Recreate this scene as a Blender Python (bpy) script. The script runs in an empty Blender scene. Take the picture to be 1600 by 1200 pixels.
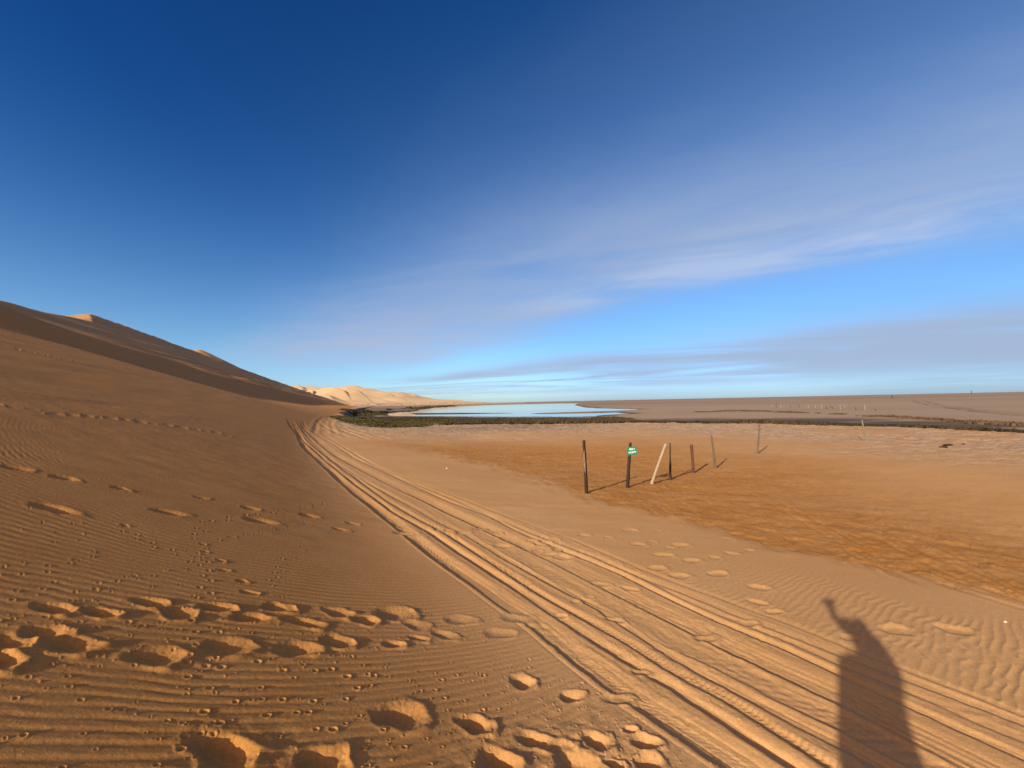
import math, random
import numpy as np

# ------------------------------------------------------------------ viewpoint and sun
CAM_H = 2.25                       # above the level of the wheel tracks
F_OVER_W = 601.0 / 1600.0          # ultra wide lens
PITCH = math.radians(2.72)
ROLL = math.radians(1.18)
SUN_EL = math.radians(22.05)       # low sun behind the viewer, to the left
SUN_AZ = math.radians(217.8)       # clockwise from +Y
SUNV = np.array([math.sin(SUN_AZ) * math.cos(SUN_EL), math.cos(SUN_AZ) * math.cos(SUN_EL), math.sin(SUN_EL)])

# ------------------------------------------------------------------ numpy noise
def _hash(ix, iy, seed):
    h = (ix.astype(np.int64) * 374761393 + iy.astype(np.int64) * 668265263 + seed * 974634777) & 0x7fffffff
    h = ((h ^ (h >> 13)) * 1274126177) & 0x7fffffff
    return ((h ^ (h >> 16)) & 0xffff) / 32767.5 - 1.0

def vnoise(x, y, seed=0):
    x = np.asarray(x, dtype=np.float64); y = np.asarray(y, dtype=np.float64)
    ix = np.floor(x); iy = np.floor(y)
    fx = x - ix; fy = y - iy
    ux = fx * fx * fx * (fx * (fx * 6 - 15) + 10); uy = fy * fy * fy * (fy * (fy * 6 - 15) + 10)
    ix = ix.astype(np.int64); iy = iy.astype(np.int64)
    a = _hash(ix, iy, seed); b = _hash(ix + 1, iy, seed); c = _hash(ix, iy + 1, seed); d = _hash(ix + 1, iy + 1, seed)
    return (a * (1 - ux) + b * ux) * (1 - uy) + (c * (1 - ux) + d * ux) * uy

def fbm(x, y, octv=4, seed=0, gain=0.5):
    s = 0.0; a = 1.0; t = 0.0
    for k in range(octv):
        s = s + a * vnoise(x * 2.03 ** k + 17.3 * k, y * 2.03 ** k - 9.1 * k, seed + k)
        t += a; a *= gain
    return s / t

def sstep(a, b, x):
    t = np.clip((np.asarray(x, dtype=np.float64) - a) / (b - a), 0, 1)
    return t * t * (3 - 2 * t)

def splus(x, w):
    return w * np.logaddexp(0, np.asarray(x, dtype=np.float64) / w)

def smin(a, b, k):
    h = np.clip(0.5 + 0.5 * (b - a) / k, 0, 1)
    return b * (1 - h) + a * h - k * h * (1 - h)

def seg_dist(px, py, pts):
    """distance to a polyline"""
    best = np.full(np.shape(px), 1e9)
    for (x0, y0), (x1, y1) in zip(pts[:-1], pts[1:]):
        dx, dy = x1 - x0, y1 - y0
        t = np.clip(((px - x0) * dx + (py - y0) * dy) / (dx * dx + dy * dy), 0, 1)
        best = np.minimum(best, np.hypot(px - x0 - t * dx, py - y0 - t * dy))
    return best

def inside(px, py, poly):
    r = np.zeros(np.shape(px), dtype=bool)
    n = len(poly)
    for i in range(n):
        x0, y0 = poly[i]; x1, y1 = poly[(i + 1) % n]
        if y0 == y1: continue
        c = ((y0 > py) != (y1 > py)) & (px < (x1 - x0) * (py - y0) / (y1 - y0) + x0)
        r ^= c
    return r

def sdist(px, py, poly):
    """signed distance to a closed polygon, negative inside"""
    d = seg_dist(px, py, list(poly) + [poly[0]])
    return np.where(inside(px, py, poly), -d, d)

# ------------------------------------------------------------------ large shapes of the land
RIDGE_AZ = math.radians(-21.8)
U = (math.sin(RIDGE_AZ), math.cos(RIDGE_AZ))        # along the big dune
V = (-math.cos(RIDGE_AZ), math.sin(RIDGE_AZ))       # up its face (to the left)
P2, P3, SKY_R = 60.0, 240.0, 0.39                  # crest of the slip face, top of the ridge, its steepness seen from here
FOOT_S = [-50, 40, 70, 74.5, 85.5, 116, 265, 1000]  # foot of the slip face
FOOT_P = [43, 43, 42.5, 38.1, 34.4, 31.8, 32.5, 33]
FOOT_Z = [15.4, 14.0, 13.2, 10.8, 8.7, 6.3, 3.2, 2.5]
CREST_S = [-50, 70, 97, 110, 138, 174, 212, 450, 1000, 2500]
CREST_Z = [22.3, 22.3, 21.9, 21.0, 19.8, 19.0, 17.9, 15.8, 13.5, 11.0]
TOE_S = [-75, 0, 12.5, 26, 50, 100, 2500]
TOE_P = [-5.0, -1.40, 0.4, 2.6, 4.0, 5.0, 5.0]
WATER_Z = -2.70
BANK = [(38.8, -500.0), (38.8, 0.0), (38.1, 15.0), (35.5, 26.6), (33.0, 33.0), (27.2, 41.0), (15.8, 47.2), (2.5, 49.4), (-8.5, 51.2), (-18.8, 57.5), (-31.2, 75.0), (-56.2, 125.0), (-150.0, 375.0), (-625.0, 1750.0)]

def bank_side(x, y):
    """signed distance from the brink of the sand bank, positive on the low (lagoon) side"""
    poly = BANK + [(-625, 9e4), (9e4, 9e4), (9e4, -500)]
    return -sdist(x, y, poly)

def macro(x, y, bank=None):
    x = np.asarray(x, dtype=np.float64); y = np.asarray(y, dtype=np.float64)
    s = x * U[0] + y * U[1]; p = x * V[0] + y * V[1]
    pt = np.interp(s, TOE_S, TOE_P)
    so = s + 5 * vnoise(s / 30, p / 40, 4)
    p1 = np.interp(so, FOOT_S, FOOT_P); z1 = np.interp(so, FOOT_S, FOOT_Z)
    p2 = P2 + 0.9 * vnoise(s / 40, 0 * s, 7) + 0.4 * vnoise(s / 13, 0 * s + 3, 8); z2 = np.interp(s, CREST_S, CREST_Z)
    # concave apron, slip face, upper slope
    q = splus(p - pt, 0.55); q1 = p1 - pt; m0 = z1 / q1
    za = m0 * q * (0.98 + 0.02 * np.minimum(q / q1, 1.6))
    zs = z1 + (z2 - z1) * (p - p1) / (p2 - p1)
    z = np.where(p > 8, -smin(-za, -zs, 0.9), za)
    z3 = 2.25 + SKY_R * P3 + 0.0 * s
    m2 = (z3 - z2) / (P3 - p2)
    tu = np.maximum((p - p2) / (P3 - p2), -0.2)
    zu = z2 + (z3 - z2) * tu * (0.80 + 0.20 * tu)
    z = np.where(p > p2 - 12, smin(z, zu, 0.35), z)
    up = sstep(2, 14, p - p2)
    z = z + up * (1.6 * fbm(s / 95 + p / 60, p / 13, 2, 14) + 0.05 * fbm(s / 8, p / 4, 2, 15))
    z = smin(z, z3 - 0.40 * (p - P3), 1.2)
    # a spur of the ridge: its far side from the viewer catches the sun
    w = s - 2.02 * p - 4 + 6 * vnoise(p / 25, 0 * p, 9)
    spur = smin(z, z + 0.28 * w, 0.6)
    near_ridge = smin(z, 53.8 + 0.13 * (s - 253), 1.2)
    z = np.where(w < 8, np.maximum(spur, near_ridge), z)
    b1 = 124.5 - 0.55 * np.hypot((p - 300), (s - 955))
    z = np.where(p > P3, np.maximum(z, b1), z)
    z = z * (1 - sstep(2400, 3200, s))
    z = z + 0.045 * fbm(s / 7, p / 2.4, 3, 16) * sstep(3, 9, p - pt) * (p < 70)
    right = sstep(-2.5, 12.5, -(p - pt))
    z = z - 0.52 * right
    z = z + 0.05 * fbm(x / 5.5, y / 5.5, 2, 21) * sstep(1.0, 6.0, -(p - pt))
    b = bank_side(x, y) if bank is None else bank
    low = sstep(-0.5, 3.2, b)
    lowz = -2.15 - 0.26 * sstep(4, 50, b) + 0.06 * fbm(x / 11, y / 5, 3, 31)
    z = z * (1 - low) + lowz * low
    return z
# ------------------------------------------------------------------ surveyed places on the ground (metres)
TRACK_LINES = {
    'j': [(-23.96, 40.66), (-17.89, 30.8), (-14.78, 26.28), (-10.448, 19.032), (-6.871, 13.763), (-5.085, 11.066), (-3.86, 9.335), (-3.004, 8.173), (-2.336, 7.261), (-1.861, 6.584), (-1.404, 5.919), (-0.909, 5.267), (-0.517, 4.78), (-0.192, 4.347), (0.08, 4.035), (0.403, 3.518), (0.735, 3.059), (0.977, 2.794), (1.229, 2.513), (1.36, 2.339)],
    'i': [(-24.68, 42.6), (-16.98, 30.0), (-10.96, 20.58), (-7.397, 15.117), (-4.425, 10.702), (-3.425, 9.32), (-2.481, 7.957), (-1.67, 7.055), (-1.064, 6.193), (-0.597, 5.568), (-0.217, 5.057), (0.099, 4.634), (0.359, 4.223), (0.587, 3.948), (0.867, 3.561), (1.075, 3.336), (1.246, 3.11), (1.432, 2.846), (1.58, 2.624), (1.782, 2.36)],
    'h': [(-23.75, 41.36), (-15.98, 28.74), (-9.844, 19.33), (-7.301, 15.44), (-4.569, 11.415), (-3.072, 9.181), (-2.145, 7.966), (-1.31, 6.975), (-0.424, 5.69), (-0.053, 5.156), (0.254, 4.715), (0.515, 4.373), (0.745, 4.103), (1.036, 3.745), (1.329, 3.304), (1.587, 3.06), (1.733, 2.793), (1.892, 2.545), (1.975, 2.367)],
    'g': [(-24.22, 42.67), (-16.18, 29.64), (-7.503, 15.869), (-3.968, 10.802), (-2.348, 8.726), (-1.55, 7.606), (-0.965, 6.954), (-0.053, 5.634), (0.432, 4.972), (0.825, 4.51), (1.158, 3.942), (1.415, 3.504), (1.702, 3.159), (1.999, 2.792), (2.139, 2.664), (2.287, 2.456)],
    'f': [(-0.726, 6.838), (0.129, 5.604), (0.719, 4.752), (1.118, 4.252), (1.32, 3.864), (1.521, 3.616), (1.671, 3.498), (1.954, 3.128), (2.114, 2.943), (2.255, 2.801), (2.457, 2.545)],
    'e': [(-23.76, 42.74), (-17.52, 32.09), (-13.19, 25.56), (-8.113, 17.402), (-5.497, 13.735), (-3.493, 10.984), (-2.439, 9.661), (-1.402, 8.21), (-0.844, 7.524), (-0.055, 6.504), (0.511, 5.776), (0.81, 5.306), (1.047, 4.977), (1.218, 4.717), (1.44, 4.43), (1.577, 4.198), (1.771, 3.949), (1.891, 3.765), (2.212, 3.355), (2.47, 3.053), (2.592, 2.855), (2.79, 2.555)],
    'd': [(-26.66, 48.52), (-20.11, 37.06), (-15.36, 29.96), (-10.89, 23.36), (-7.019, 16.98), (-4.491, 13.434), (-2.759, 10.94), (-1.594, 9.356), (-0.594, 8.19), (-0.056, 7.27), (0.3, 6.791), (0.925, 6.006), (1.326, 5.507), (1.581, 5.08), (1.871, 4.565), (2.119, 4.196), (2.499, 3.768), (2.743, 3.372), (2.967, 3.043), (3.272, 2.613)],
    'c': [(0.98, 6.341), (1.662, 5.276), (2.022, 4.572), (2.195, 4.341), (2.632, 3.853), (2.857, 3.506), (3.102, 3.235), (3.333, 2.867), (3.444, 2.743)],
    'b': [(-26.03, 48.25), (-16.06, 32.15), (-6.244, 16.276), (-3.767, 12.497), (-2.097, 10.33), (-0.601, 8.29), (0.224, 7.14), (1.134, 6.073), (1.55, 5.477), (1.905, 5.024), (2.203, 4.64), (2.428, 4.285), (2.565, 4.153), (2.679, 4.028), (2.981, 3.652), (3.164, 3.451), (3.449, 3.124), (3.65, 2.899)],
    'a': [(-25.41, 47.99), (-15.29, 31.23), (-5.364, 14.876), (-3.251, 12.108), (-1.737, 10.209), (-0.629, 8.714), (0.195, 7.699), (1.041, 6.714), (1.435, 6.093), (1.761, 5.577), (2.103, 5.107), (2.455, 4.745), (2.671, 4.428), (2.851, 4.275), (3.134, 3.831), (3.298, 3.591), (3.763, 2.984)],
}
SPUR_LINES = [[(-11.79, 29.48), (-19.31, 41.41), (-24.21, 49.78), (-34.78, 74.58), (-58.13, 131.67)], [(-9.89, 28.22), (-14.93, 36.13), (-26.89, 56.45), (-31.46, 63.4)], [(-15.25, 31.36), (-24.87, 50.8), (-33.95, 71.27), (-46.59, 102.82)]]
WET_EDGE = [(-10.28, 25.69), (-6.61, 21.97), (-3.777, 18.704), (-1.606, 15.552), (-0.065, 13.321), (1.301, 10.358), (2.286, 8.941), (3.253, 8.091), (3.718, 7.22), (4.22, 6.554), (4.796, 5.96), (5.294, 5.487), (5.59, 4.974), (5.962, 4.647)]
DRIFT_LINE = [(-13.82, 34.54), (-6.62, 24.74), (-3.483, 18.782), (-1.149, 16.377), (1.184, 12.641), (2.132, 10.271), (2.906, 9.043), (3.831, 6.274), (4.402, 5.483), (4.993, 4.866), (5.584, 4.361)]
LAGOON = [(-65.78, 192.41), (-50.02, 166.53), (-39.5, 157.6), (-24.18, 151.74), (-8.461, 137.67), (5.124, 129.03), (13.82, 122.65), (26.32, 121.17), (31.12, 130.31), (42.32, 138.61), (40.98, 155.27), (25.17, 153.17), (10.147, 156.66), (7.317, 163.04), (13.761, 169.0), (28.38, 172.61), (49.96, 181.19), (65.98, 199.58), (60.55, 222.13), (54.11, 244.66), (55.42, 300.02), (72.41, 448.04), (128.02, 752.81), (112.16, 907.79), (69.43, 901.41), (-28.25, 864.7), (-83.43, 764.46), (-108.19, 680.43), (-118.05, 552.03), (-96.0, 399.2), (-71.74, 292.23), (-77.62, 239.87)]
BAR = [(-58.02, 217.2), (-27.11, 201.83), (1.174, 174.19), (-23.61, 175.73), (-45.76, 182.62)]
POOL = [(29.15, 95.66), (31.11, 89.88), (33.63, 85.0), (28.92, 83.62), (27.89, 88.22)]
GRASS = [(-35.9, 75.7), (-44, 108), (-35.1, 131.4), (-16, 118.9), (-13.9, 91.8), (-10.2, 56), (-11, 46.9), (-14, 44.6), (-16.3, 44.7), (-22.4, 52.7)]
REEDS = [(-60.5, 151.2), (-37, 138.4), (-21.7, 129.2), (5.4, 112.1), (27.7, 105.1), (30.4, 92.2), (23, 70), (18, 78), (-0.2, 87.8), (-16, 95.5), (-31.1, 103.7), (-48, 128)]
TONGUE = [(-104, 272), (-71, 290), (-77, 240), (-68, 200), (-60, 163), (-75, 168), (-94, 212)]
SHORE = [(-135.42, 507.13), (-146.85, 628.15), (-141.61, 846.55), (-120.29, 719.01), (-122.33, 572.05), (-99.69, 411.73)]
SCRUB = [(20.38, 61.9), (26.77, 54.13), (35.28, 53.45), (40.38, 53.17), (42.85, 50.88), (42.5, 45.97), (42.75, 41.78), (44.29, 38.35), (45.14, 36.98), (44.51, 33.74), (42.95, 29.29)]
SCRUB2 = [(55.33, 128.75), (78.71, 135.89), (81.92, 123.74), (79.76, 107.11), (80.83, 97.7), (78.91, 85.18), (77.43, 75.51), (75.03, 64.83), (70.64, 57.77), (68.95, 52.18), (63.39, 42.68)]
PLAINTRACK = [(256.91, 247.82), (169.53, 157.35), (125.87, 108.56), (108.59, 88.64), (98.09, 74.1)]
PLAINTRACK2 = [(256.04, 240.81), (170.81, 153.8), (127.44, 106.86), (113.64, 90.32), (102.13, 75.27)]
TRAILA = [(-11.99, 9.003), (-11.648, 9.41), (-12.065, 11.16), (-12.133, 13.031), (-11.744, 15.36), (-10.829, 15.08)]
TRAILB = [(-35.6, 26.6), (-35.88, 29.01), (-36.33, 32.52)]
ROWS = [(-3.15, 2.685, 0.21), (-2.917, 2.771, 0.18), (-2.841, 3.044, 0.23), (-2.581, 3.008, 0.22), (-2.453, 3.223, 0.24), (-2.155, 3.201, 0.25), (-2.101, 3.48, 0.23), (-1.796, 3.345, 0.26), (-1.666, 3.654, 0.27), (-1.394, 3.641, 0.22), (-1.22, 3.895, 0.34), (-2.982, 2.305, 0.23), (-2.936, 2.456, 0.19), (-2.709, 2.408, 0.24), (-2.832, 2.171, 0.22), (-2.29, 2.497, 0.27), (-2.041, 2.77, 0.25), (-1.643, 2.965, 0.28), (-1.456, 3.183, 0.23), (-1.039, 3.347, 0.17), (-0.879, 3.529, 0.16), (-0.956, 3.747, 0.21), (-0.67, 3.667, 0.22), (-0.585, 3.988, 0.27), (-0.161, 3.826, 0.28), (-0.01, 4.151, 0.3)]
BIG = [(-1.474, 2.001, 0.4), (-1.034, 2.08, 0.28), (-0.768, 2.544, 0.36), (-0.288, 2.611, 0.26), (0.042, 3.138, 0.23), (0.408, 3.035, 0.22), (0.116, 2.562, 0.28), (0.276, 2.54, 0.19), (0.5, 2.626, 0.24), (0.831, 2.653, 0.22), (0.764, 2.753, 0.11), (-0.12, 2.353, 0.31), (0.357, 2.42, 0.36), (0.788, 2.503, 0.21), (0.577, 2.456, 0.16)]
SLOPE = [(-6.666, 5.173, 0.43), (-6.141, 5.308, 0.39), (-5.578, 5.507, 0.29), (-5.022, 4.259, 0.54), (-4.524, 5.085, 0.51), (-4.928, 6.098, 0.26), (-4.238, 6.237, 0.37), (-3.731, 5.758, 0.52), (-3.529, 6.721, 0.4), (-2.849, 6.862, 0.3), (-2.837, 6.357, 0.32), (-1.912, 6.766, 0.52), (-2.065, 7.144, 0.29), (-4.314, 4.319, 0.11), (-2.629, 3.781, 0.14), (-2.438, 3.601, 0.2), (-3.076, 4.093, 0.14), (-2.901, 3.897, 0.14), (-3.332, 4.204, 0.1), (-3.503, 4.382, 0.1)]
LIGHT = [(-1.383, 7.12, 0.17), (-1.218, 7.108, 0.19), (-0.925, 6.996, 0.21), (-0.676, 7.294, 0.24), (-0.357, 7.092, 0.21), (-0.222, 6.397, 0.28), (0.688, 5.99, 0.3), (1.088, 5.089, 0.22), (1.43, 4.963, 0.2), (1.859, 3.92, 0.21), (2.019, 5.637, 0.24), (2.224, 5.388, 0.25), (2.862, 4.684, 0.2), (2.896, 4.465, 0.18), (2.466, 4.21, 0.18), (2.321, 6.175, 0.27), (2.663, 5.958, 0.26), (2.809, 5.501, 0.27), (3.13, 5.08, 0.25), (0.692, 4.591, 0.11), (0.459, 4.259, 0.14), (0.761, 3.047, 0.2), (1.037, 3.382, 0.14), (3.937, 4.145, 0.28), (3.33, 3.986, 0.16), (4.593, 4.171, 0.28), (1.238, 7.07, 0.19), (1.649, 6.958, 0.14), (2.18, 7.434, 0.25), (2.697, 7.388, 0.12), (2.074, 6.657, 0.24), (2.366, 6.803, 0.14), (2.804, 6.637, 0.27), (2.576, 6.503, 0.19), (3.791, 7.012, 0.19), (3.469, 6.286, 0.21), (3.09, 6.107, 0.16), (3.833, 6.444, 0.15), (4.159, 6.832, 0.11), (0.273, 6.69, 0.16), (0.394, 6.539, 0.17), (0.539, 6.613, 0.13), (0.332, 6.236, 0.17), (0.501, 6.083, 0.2), (0.667, 6.318, 0.15), (0.489, 6.943, 0.14), (0.68, 6.82, 0.14), (1.041, 4.222, 0.17), (0.868, 4.729, 0.11)]
ANIMAL_TRAILS = [[(-3.801, 7.879), (-3.907, 7.128), (-3.994, 6.025), (-4.021, 5.398), (-3.977, 5.062)], [(-4.056, 5.088), (-3.816, 4.731), (-3.672, 4.446), (-3.496, 4.391), (-3.302, 4.149), (-3.189, 3.867), (-3.149, 3.606), (-3.296, 3.233), (-3.237, 2.82), (-3.14, 2.591)], [(-3.241, 4.074), (-2.909, 3.69), (-2.622, 3.303), (-2.342, 2.851), (-2.044, 2.517), (-1.843, 2.333), (-1.718, 2.209), (-1.642, 2.134), (-1.668, 2.003), (-1.687, 1.952), (-1.65, 1.844)], [(-3.823, 2.91), (-3.688, 2.955), (-3.756, 3.263), (-3.853, 3.683)], [(-3.228, 2.466), (-3.083, 2.545), (-2.877, 2.621), (-2.629, 2.763), (-2.293, 2.905), (-1.92, 3.06)], [(-2.104, 2.565), (-1.921, 2.598), (-1.757, 2.667), (-1.515, 2.774), (-1.226, 2.829), (-0.968, 2.876)], [(-1.41, 3.029), (-1.047, 2.969), (-0.689, 2.866), (-0.404, 2.793), (-0.136, 2.786)], [(-3.532, 4.645), (-3.397, 5.395), (-3.369, 6.338), (-3.568, 7.152)], [(-4.155, 4.196), (-3.806, 4.048), (-3.336, 3.966), (-3.067, 3.872)], [(-1.661, 2.353), (-1.624, 2.468), (-1.332, 2.373), (-1.232, 2.477), (-1.074, 2.678), (-0.993, 2.949)], [(-1.423, 2.335), (-1.244, 2.35), (-1.062, 2.284), (-0.908, 2.263), (-0.794, 2.353), (-0.568, 2.35)], [(-2.409, 3.833), (-2.648, 4.441), (-2.733, 4.991), (-2.809, 5.287)], [(0.367, 3.238), (0.6, 3.115), (0.886, 3.072), (1.112, 3.022)], [(-0.58, 3.022), (-0.248, 3.12), (0.059, 3.358), (0.296, 3.58)], [(-3.423, 2.612), (-3.46, 2.776), (-3.452, 3.09)], [(0.815, 3.834), (1.065, 3.468), (1.336, 3.319), (1.524, 2.981), (1.756, 2.762)]]
import bpy, bmesh
from mathutils import Vector, Matrix
C = bpy.context.scene.collection
RNG = random.Random(11)

# ================================================================== helpers
def new_mat(name):
    m = bpy.data.materials.new(name); m.use_nodes = True
    nt = m.node_tree; nt.nodes.clear()
    return m, nt

class N:
    """tiny node builder"""
    def __init__(self, nt): self.nt = nt
    def put(self, sock, v):
        if v is None: return
        if isinstance(v, bpy.types.NodeSocket): self.nt.links.new(v, sock)
        elif isinstance(v, (tuple, list)):
            v = tuple(v)
            if sock.type == 'RGBA' and len(v) == 3: v = v + (1.0,)
            sock.default_value = v
        else: sock.default_value = v
    def math(self, op, a, b=None, c=None, clamp=False):
        n = self.nt.nodes.new('ShaderNodeMath'); n.operation = op; n.use_clamp = clamp
        for i, v in enumerate((a, b, c)): self.put(n.inputs[i], v) if v is not None else None
        return n.outputs[0]
    def vmath(self, op, a, b=None):
        n = self.nt.nodes.new('ShaderNodeVectorMath'); n.operation = op
        self.put(n.inputs[0], a)
        if b is not None: self.put(n.inputs[1], b)
        return n.outputs['Value'] if op in ('DOT_PRODUCT', 'LENGTH') else n.outputs[0]
    def mix(self, f, a, b, blend='MIX'):
        n = self.nt.nodes.new('ShaderNodeMix'); n.data_type = 'RGBA'; n.blend_type = blend
        self.put(n.inputs[0], f); self.put(n.inputs[6], a); self.put(n.inputs[7], b)
        return n.outputs[2]
    def noise(self, vec, scale, detail=3, rough=0.5, dist=0.0):
        n = self.nt.nodes.new('ShaderNodeTexNoise'); n.noise_dimensions = '3D'
        self.put(n.inputs['Vector'], vec); n.inputs['Scale'].default_value = scale
        n.inputs['Detail'].default_value = detail; n.inputs['Roughness'].default_value = rough
        n.inputs['Distortion'].default_value = dist
        return n.outputs[0]
    def ramp(self, v, a, b, lo=0.0, hi=1.0, smooth=True):
        n = self.nt.nodes.new('ShaderNodeMapRange'); n.interpolation_type = 'SMOOTHSTEP' if smooth else 'LINEAR'
        self.put(n.inputs[0], v)
        for i, q in enumerate((a, b, lo, hi)): n.inputs[i + 1].default_value = q
        return n.outputs[0]
    def attr(self, name):
        n = self.nt.nodes.new('ShaderNodeAttribute'); n.attribute_name = name
        return n.outputs['Fac']
    def pos(self): return self.nt.nodes.new('ShaderNodeNewGeometry').outputs['Position']
    def objc(self): return self.nt.nodes.new('ShaderNodeTexCoord').outputs['Object']
    def scale(self, v, s):
        n = self.nt.nodes.new('ShaderNodeMapping'); self.put(n.inputs[0], v); n.inputs['Scale'].default_value = s
        return n.outputs[0]
    def bump(self, h, dist, strength=1.0, normal=None):
        n = self.nt.nodes.new('ShaderNodeBump'); n.inputs['Strength'].default_value = strength
        n.inputs['Distance'].default_value = dist; self.put(n.inputs['Height'], h)
        if normal is not None: self.put(n.inputs['Normal'], normal)
        return n.outputs[0]
    def out(self, col, rough=0.9, spec=0.2, normal=None, metal=0.0, **kw):
        p = self.nt.nodes.new('ShaderNodeBsdfPrincipled'); o = self.nt.nodes.new('ShaderNodeOutputMaterial')
        self.put(p.inputs['Base Color'], col); self.put(p.inputs['Roughness'], rough)
        p.inputs['Specular IOR Level'].default_value = spec; p.inputs['Metallic'].default_value = metal
        if normal is not None: self.put(p.inputs['Normal'], normal)
        for k, v in kw.items(): self.put(p.inputs[k.replace('_', ' ')], v)
        self.nt.links.new(p.outputs[0], o.inputs[0])
        return p

def link_mesh(name, verts, faces, mat, parent=None, smooth=False):
    me = bpy.data.meshes.new(name); me.from_pydata(verts, [], faces)
    if smooth:
        me.polygons.foreach_set('use_smooth', [True] * len(me.polygons))
    mats = mat if isinstance(mat, (list, tuple)) else [mat]
    for m in mats: me.materials.append(m)
    o = bpy.data.objects.new(name, me); C.objects.link(o)
    if parent: o.parent = parent
    return o

def np_mesh(name, V3, quads, mat, attrs=None, smooth=True):
    me = bpy.data.meshes.new(name)
    nv, nf = len(V3), len(quads)
    me.vertices.add(nv); me.vertices.foreach_set('co', np.ascontiguousarray(V3, dtype=np.float32).ravel())
    k = quads.shape[1]
    me.loops.add(nf * k); me.loops.foreach_set('vertex_index', np.ascontiguousarray(quads, dtype=np.int32).ravel())
    me.polygons.add(nf)
    me.polygons.foreach_set('loop_start', np.arange(0, nf * k, k, dtype=np.int32))
    me.update(calc_edges=True)
    if smooth: me.shade_smooth()
    for an, av in (attrs or {}).items():
        a = me.attributes.new(an, 'FLOAT', 'POINT'); a.data.foreach_set('value', np.ascontiguousarray(av, dtype=np.float32))
    me.materials.append(mat)
    o = bpy.data.objects.new(name, me); C.objects.link(o)
    return o

def tag(o, label=None, cat=None, group=None, kind=None):
    if label: o['label'] = label
    if cat: o['category'] = cat
    if group: o['group'] = group
    if kind: o['kind'] = kind
    return o

def empty(name, loc, rz=0.0):
    o = bpy.data.objects.new(name, None); C.objects.link(o)
    o.location = loc; o.rotation_euler = (0, 0, rz); o.empty_display_size = 0.2
    return o

# ================================================================== materials
def sand_material():
    m, nt = new_mat('sand'); n = N(nt); P = n.pos()
    orange, crust, mud, dark, plain = (n.attr(k) for k in ('orange', 'crust', 'mud', 'dark', 'plain'))
    dune = n.attr('dune')
    big = n.noise(P, 0.22, 4, 0.55)
    mid = n.noise(P, 1.7, 4, 0.6)
    streak = n.noise(n.scale(P, (0.6, 1.5, 1.0)), 1.0, 7, 0.68, 0.8)
    fine = n.noise(P, 38.0, 3, 0.7)
    grain = n.noise(P, 190.0, 3, 0.8)
    base = n.mix(n.ramp(big, 0.3, 0.7), (0.478, 0.254, 0.098), (0.535, 0.302, 0.128))
    base = n.mix(n.math('MULTIPLY', dune, 0.85), base, n.mix(n.ramp(mid, 0.3, 0.7), (0.440, 0.188, 0.042), (0.495, 0.224, 0.058)))
    org = n.mix(n.ramp(streak, 0.35, 0.68), (0.395, 0.168, 0.034), (0.470, 0.220, 0.060))
    org = n.mix(n.ramp(mid, 0.42, 0.75, 0.0, 0.45), org, (0.49, 0.255, 0.105))
    spk = n.ramp(n.noise(n.scale(P, (1.0, 1.7, 1.0)), 6.5, 5, 0.75), 0.30, 0.72)
    org = n.mix(1.0, org, n.mix(spk, (0.82, 0.79, 0.74), (1.15, 1.18, 1.22)), 'MULTIPLY')
    bits = n.ramp(n.noise(P, 9.0, 4, 0.8), 0.66, 0.72)
    org = n.mix(n.math('MULTIPLY', bits, 0.65), org, (0.13, 0.065, 0.028))
    col = n.mix(orange, base, org)
    cr = n.mix(n.ramp(n.noise(n.scale(P, (0.5, 1.3, 1.0)), 2.6, 5, 0.7), 0.38, 0.62), (0.41, 0.240, 0.120), (0.57, 0.395, 0.250))
    stony = n.attr('stony')
    cr = n.mix(n.math('MULTIPLY', stony, n.ramp(n.noise(P, 0.9, 5, 0.75), 0.35, 0.6)), cr, (0.20, 0.155, 0.125))
    col = n.mix(crust, col, cr)
    pl = n.mix(n.ramp(n.noise(n.scale(P, (0.0022, 0.0075, 1.0)), 1.0, 7, 0.62), 0.3, 0.7), (0.25, 0.172, 0.108), (0.345, 0.245, 0.160))
    col = n.mix(plain, col, pl)
    mudn = n.noise(n.scale(P, (0.014, 0.062, 1.0)), 1.0, 7, 0.62, 0.6)
    md = n.mix(n.ramp(mudn, 0.44, 0.62), (0.100, 0.070, 0.042), (0.33, 0.240, 0.155))
    col = n.mix(mud, col, md)
    dk = n.mix(n.ramp(n.noise(P, 0.6, 4, 0.6), 0.35, 0.65), (0.040, 0.028, 0.016), (0.115, 0.080, 0.044))
    col = n.mix(dark, col, dk)
    sp = n.mix(n.ramp(grain, 0.25, 0.75), (0.70, 0.68, 0.66), (1.25, 1.25, 1.27))
    col = n.mix(1.0, col, sp, 'MULTIPLY')
    col = n.mix(1.0, col, n.mix(n.ramp(fine, 0.3, 0.7), (0.92, 0.92, 0.92), (1.07, 1.07, 1.07)), 'MULTIPLY')
    h = n.math('ADD', n.math('MULTIPLY', fine, 0.004), n.math('MULTIPLY', grain, 0.0012))
    lump = n.noise(n.scale(P, (1.0, 1.5, 1.0)), 1.7, 7, 0.72)
    lumps = n.math('MULTIPLY', lump, n.math('ADD', n.math('MULTIPLY', crust, 0.22), n.math('MULTIPLY', orange, 0.035)))
    h = n.math('ADD', h, lumps)
    nb = n.bump(h, 1.0, 0.85)
    rough = n.ramp(mud, 0.0, 1.0, 0.95, 0.75)
    n.out(col, rough, 0.12, nb)
    return m

def water_material():
    m, nt = new_mat('lagoon_water'); n = N(nt); P = n.pos()
    w = n.noise(n.scale(P, (0.5, 1.3, 1.0)), 1.1, 3, 0.6)
    nb = n.bump(w, 0.012, 0.2)
    n.out((0.05, 0.10, 0.14), 0.04, 0.5, nb, IOR=1.333)
    return m

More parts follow.
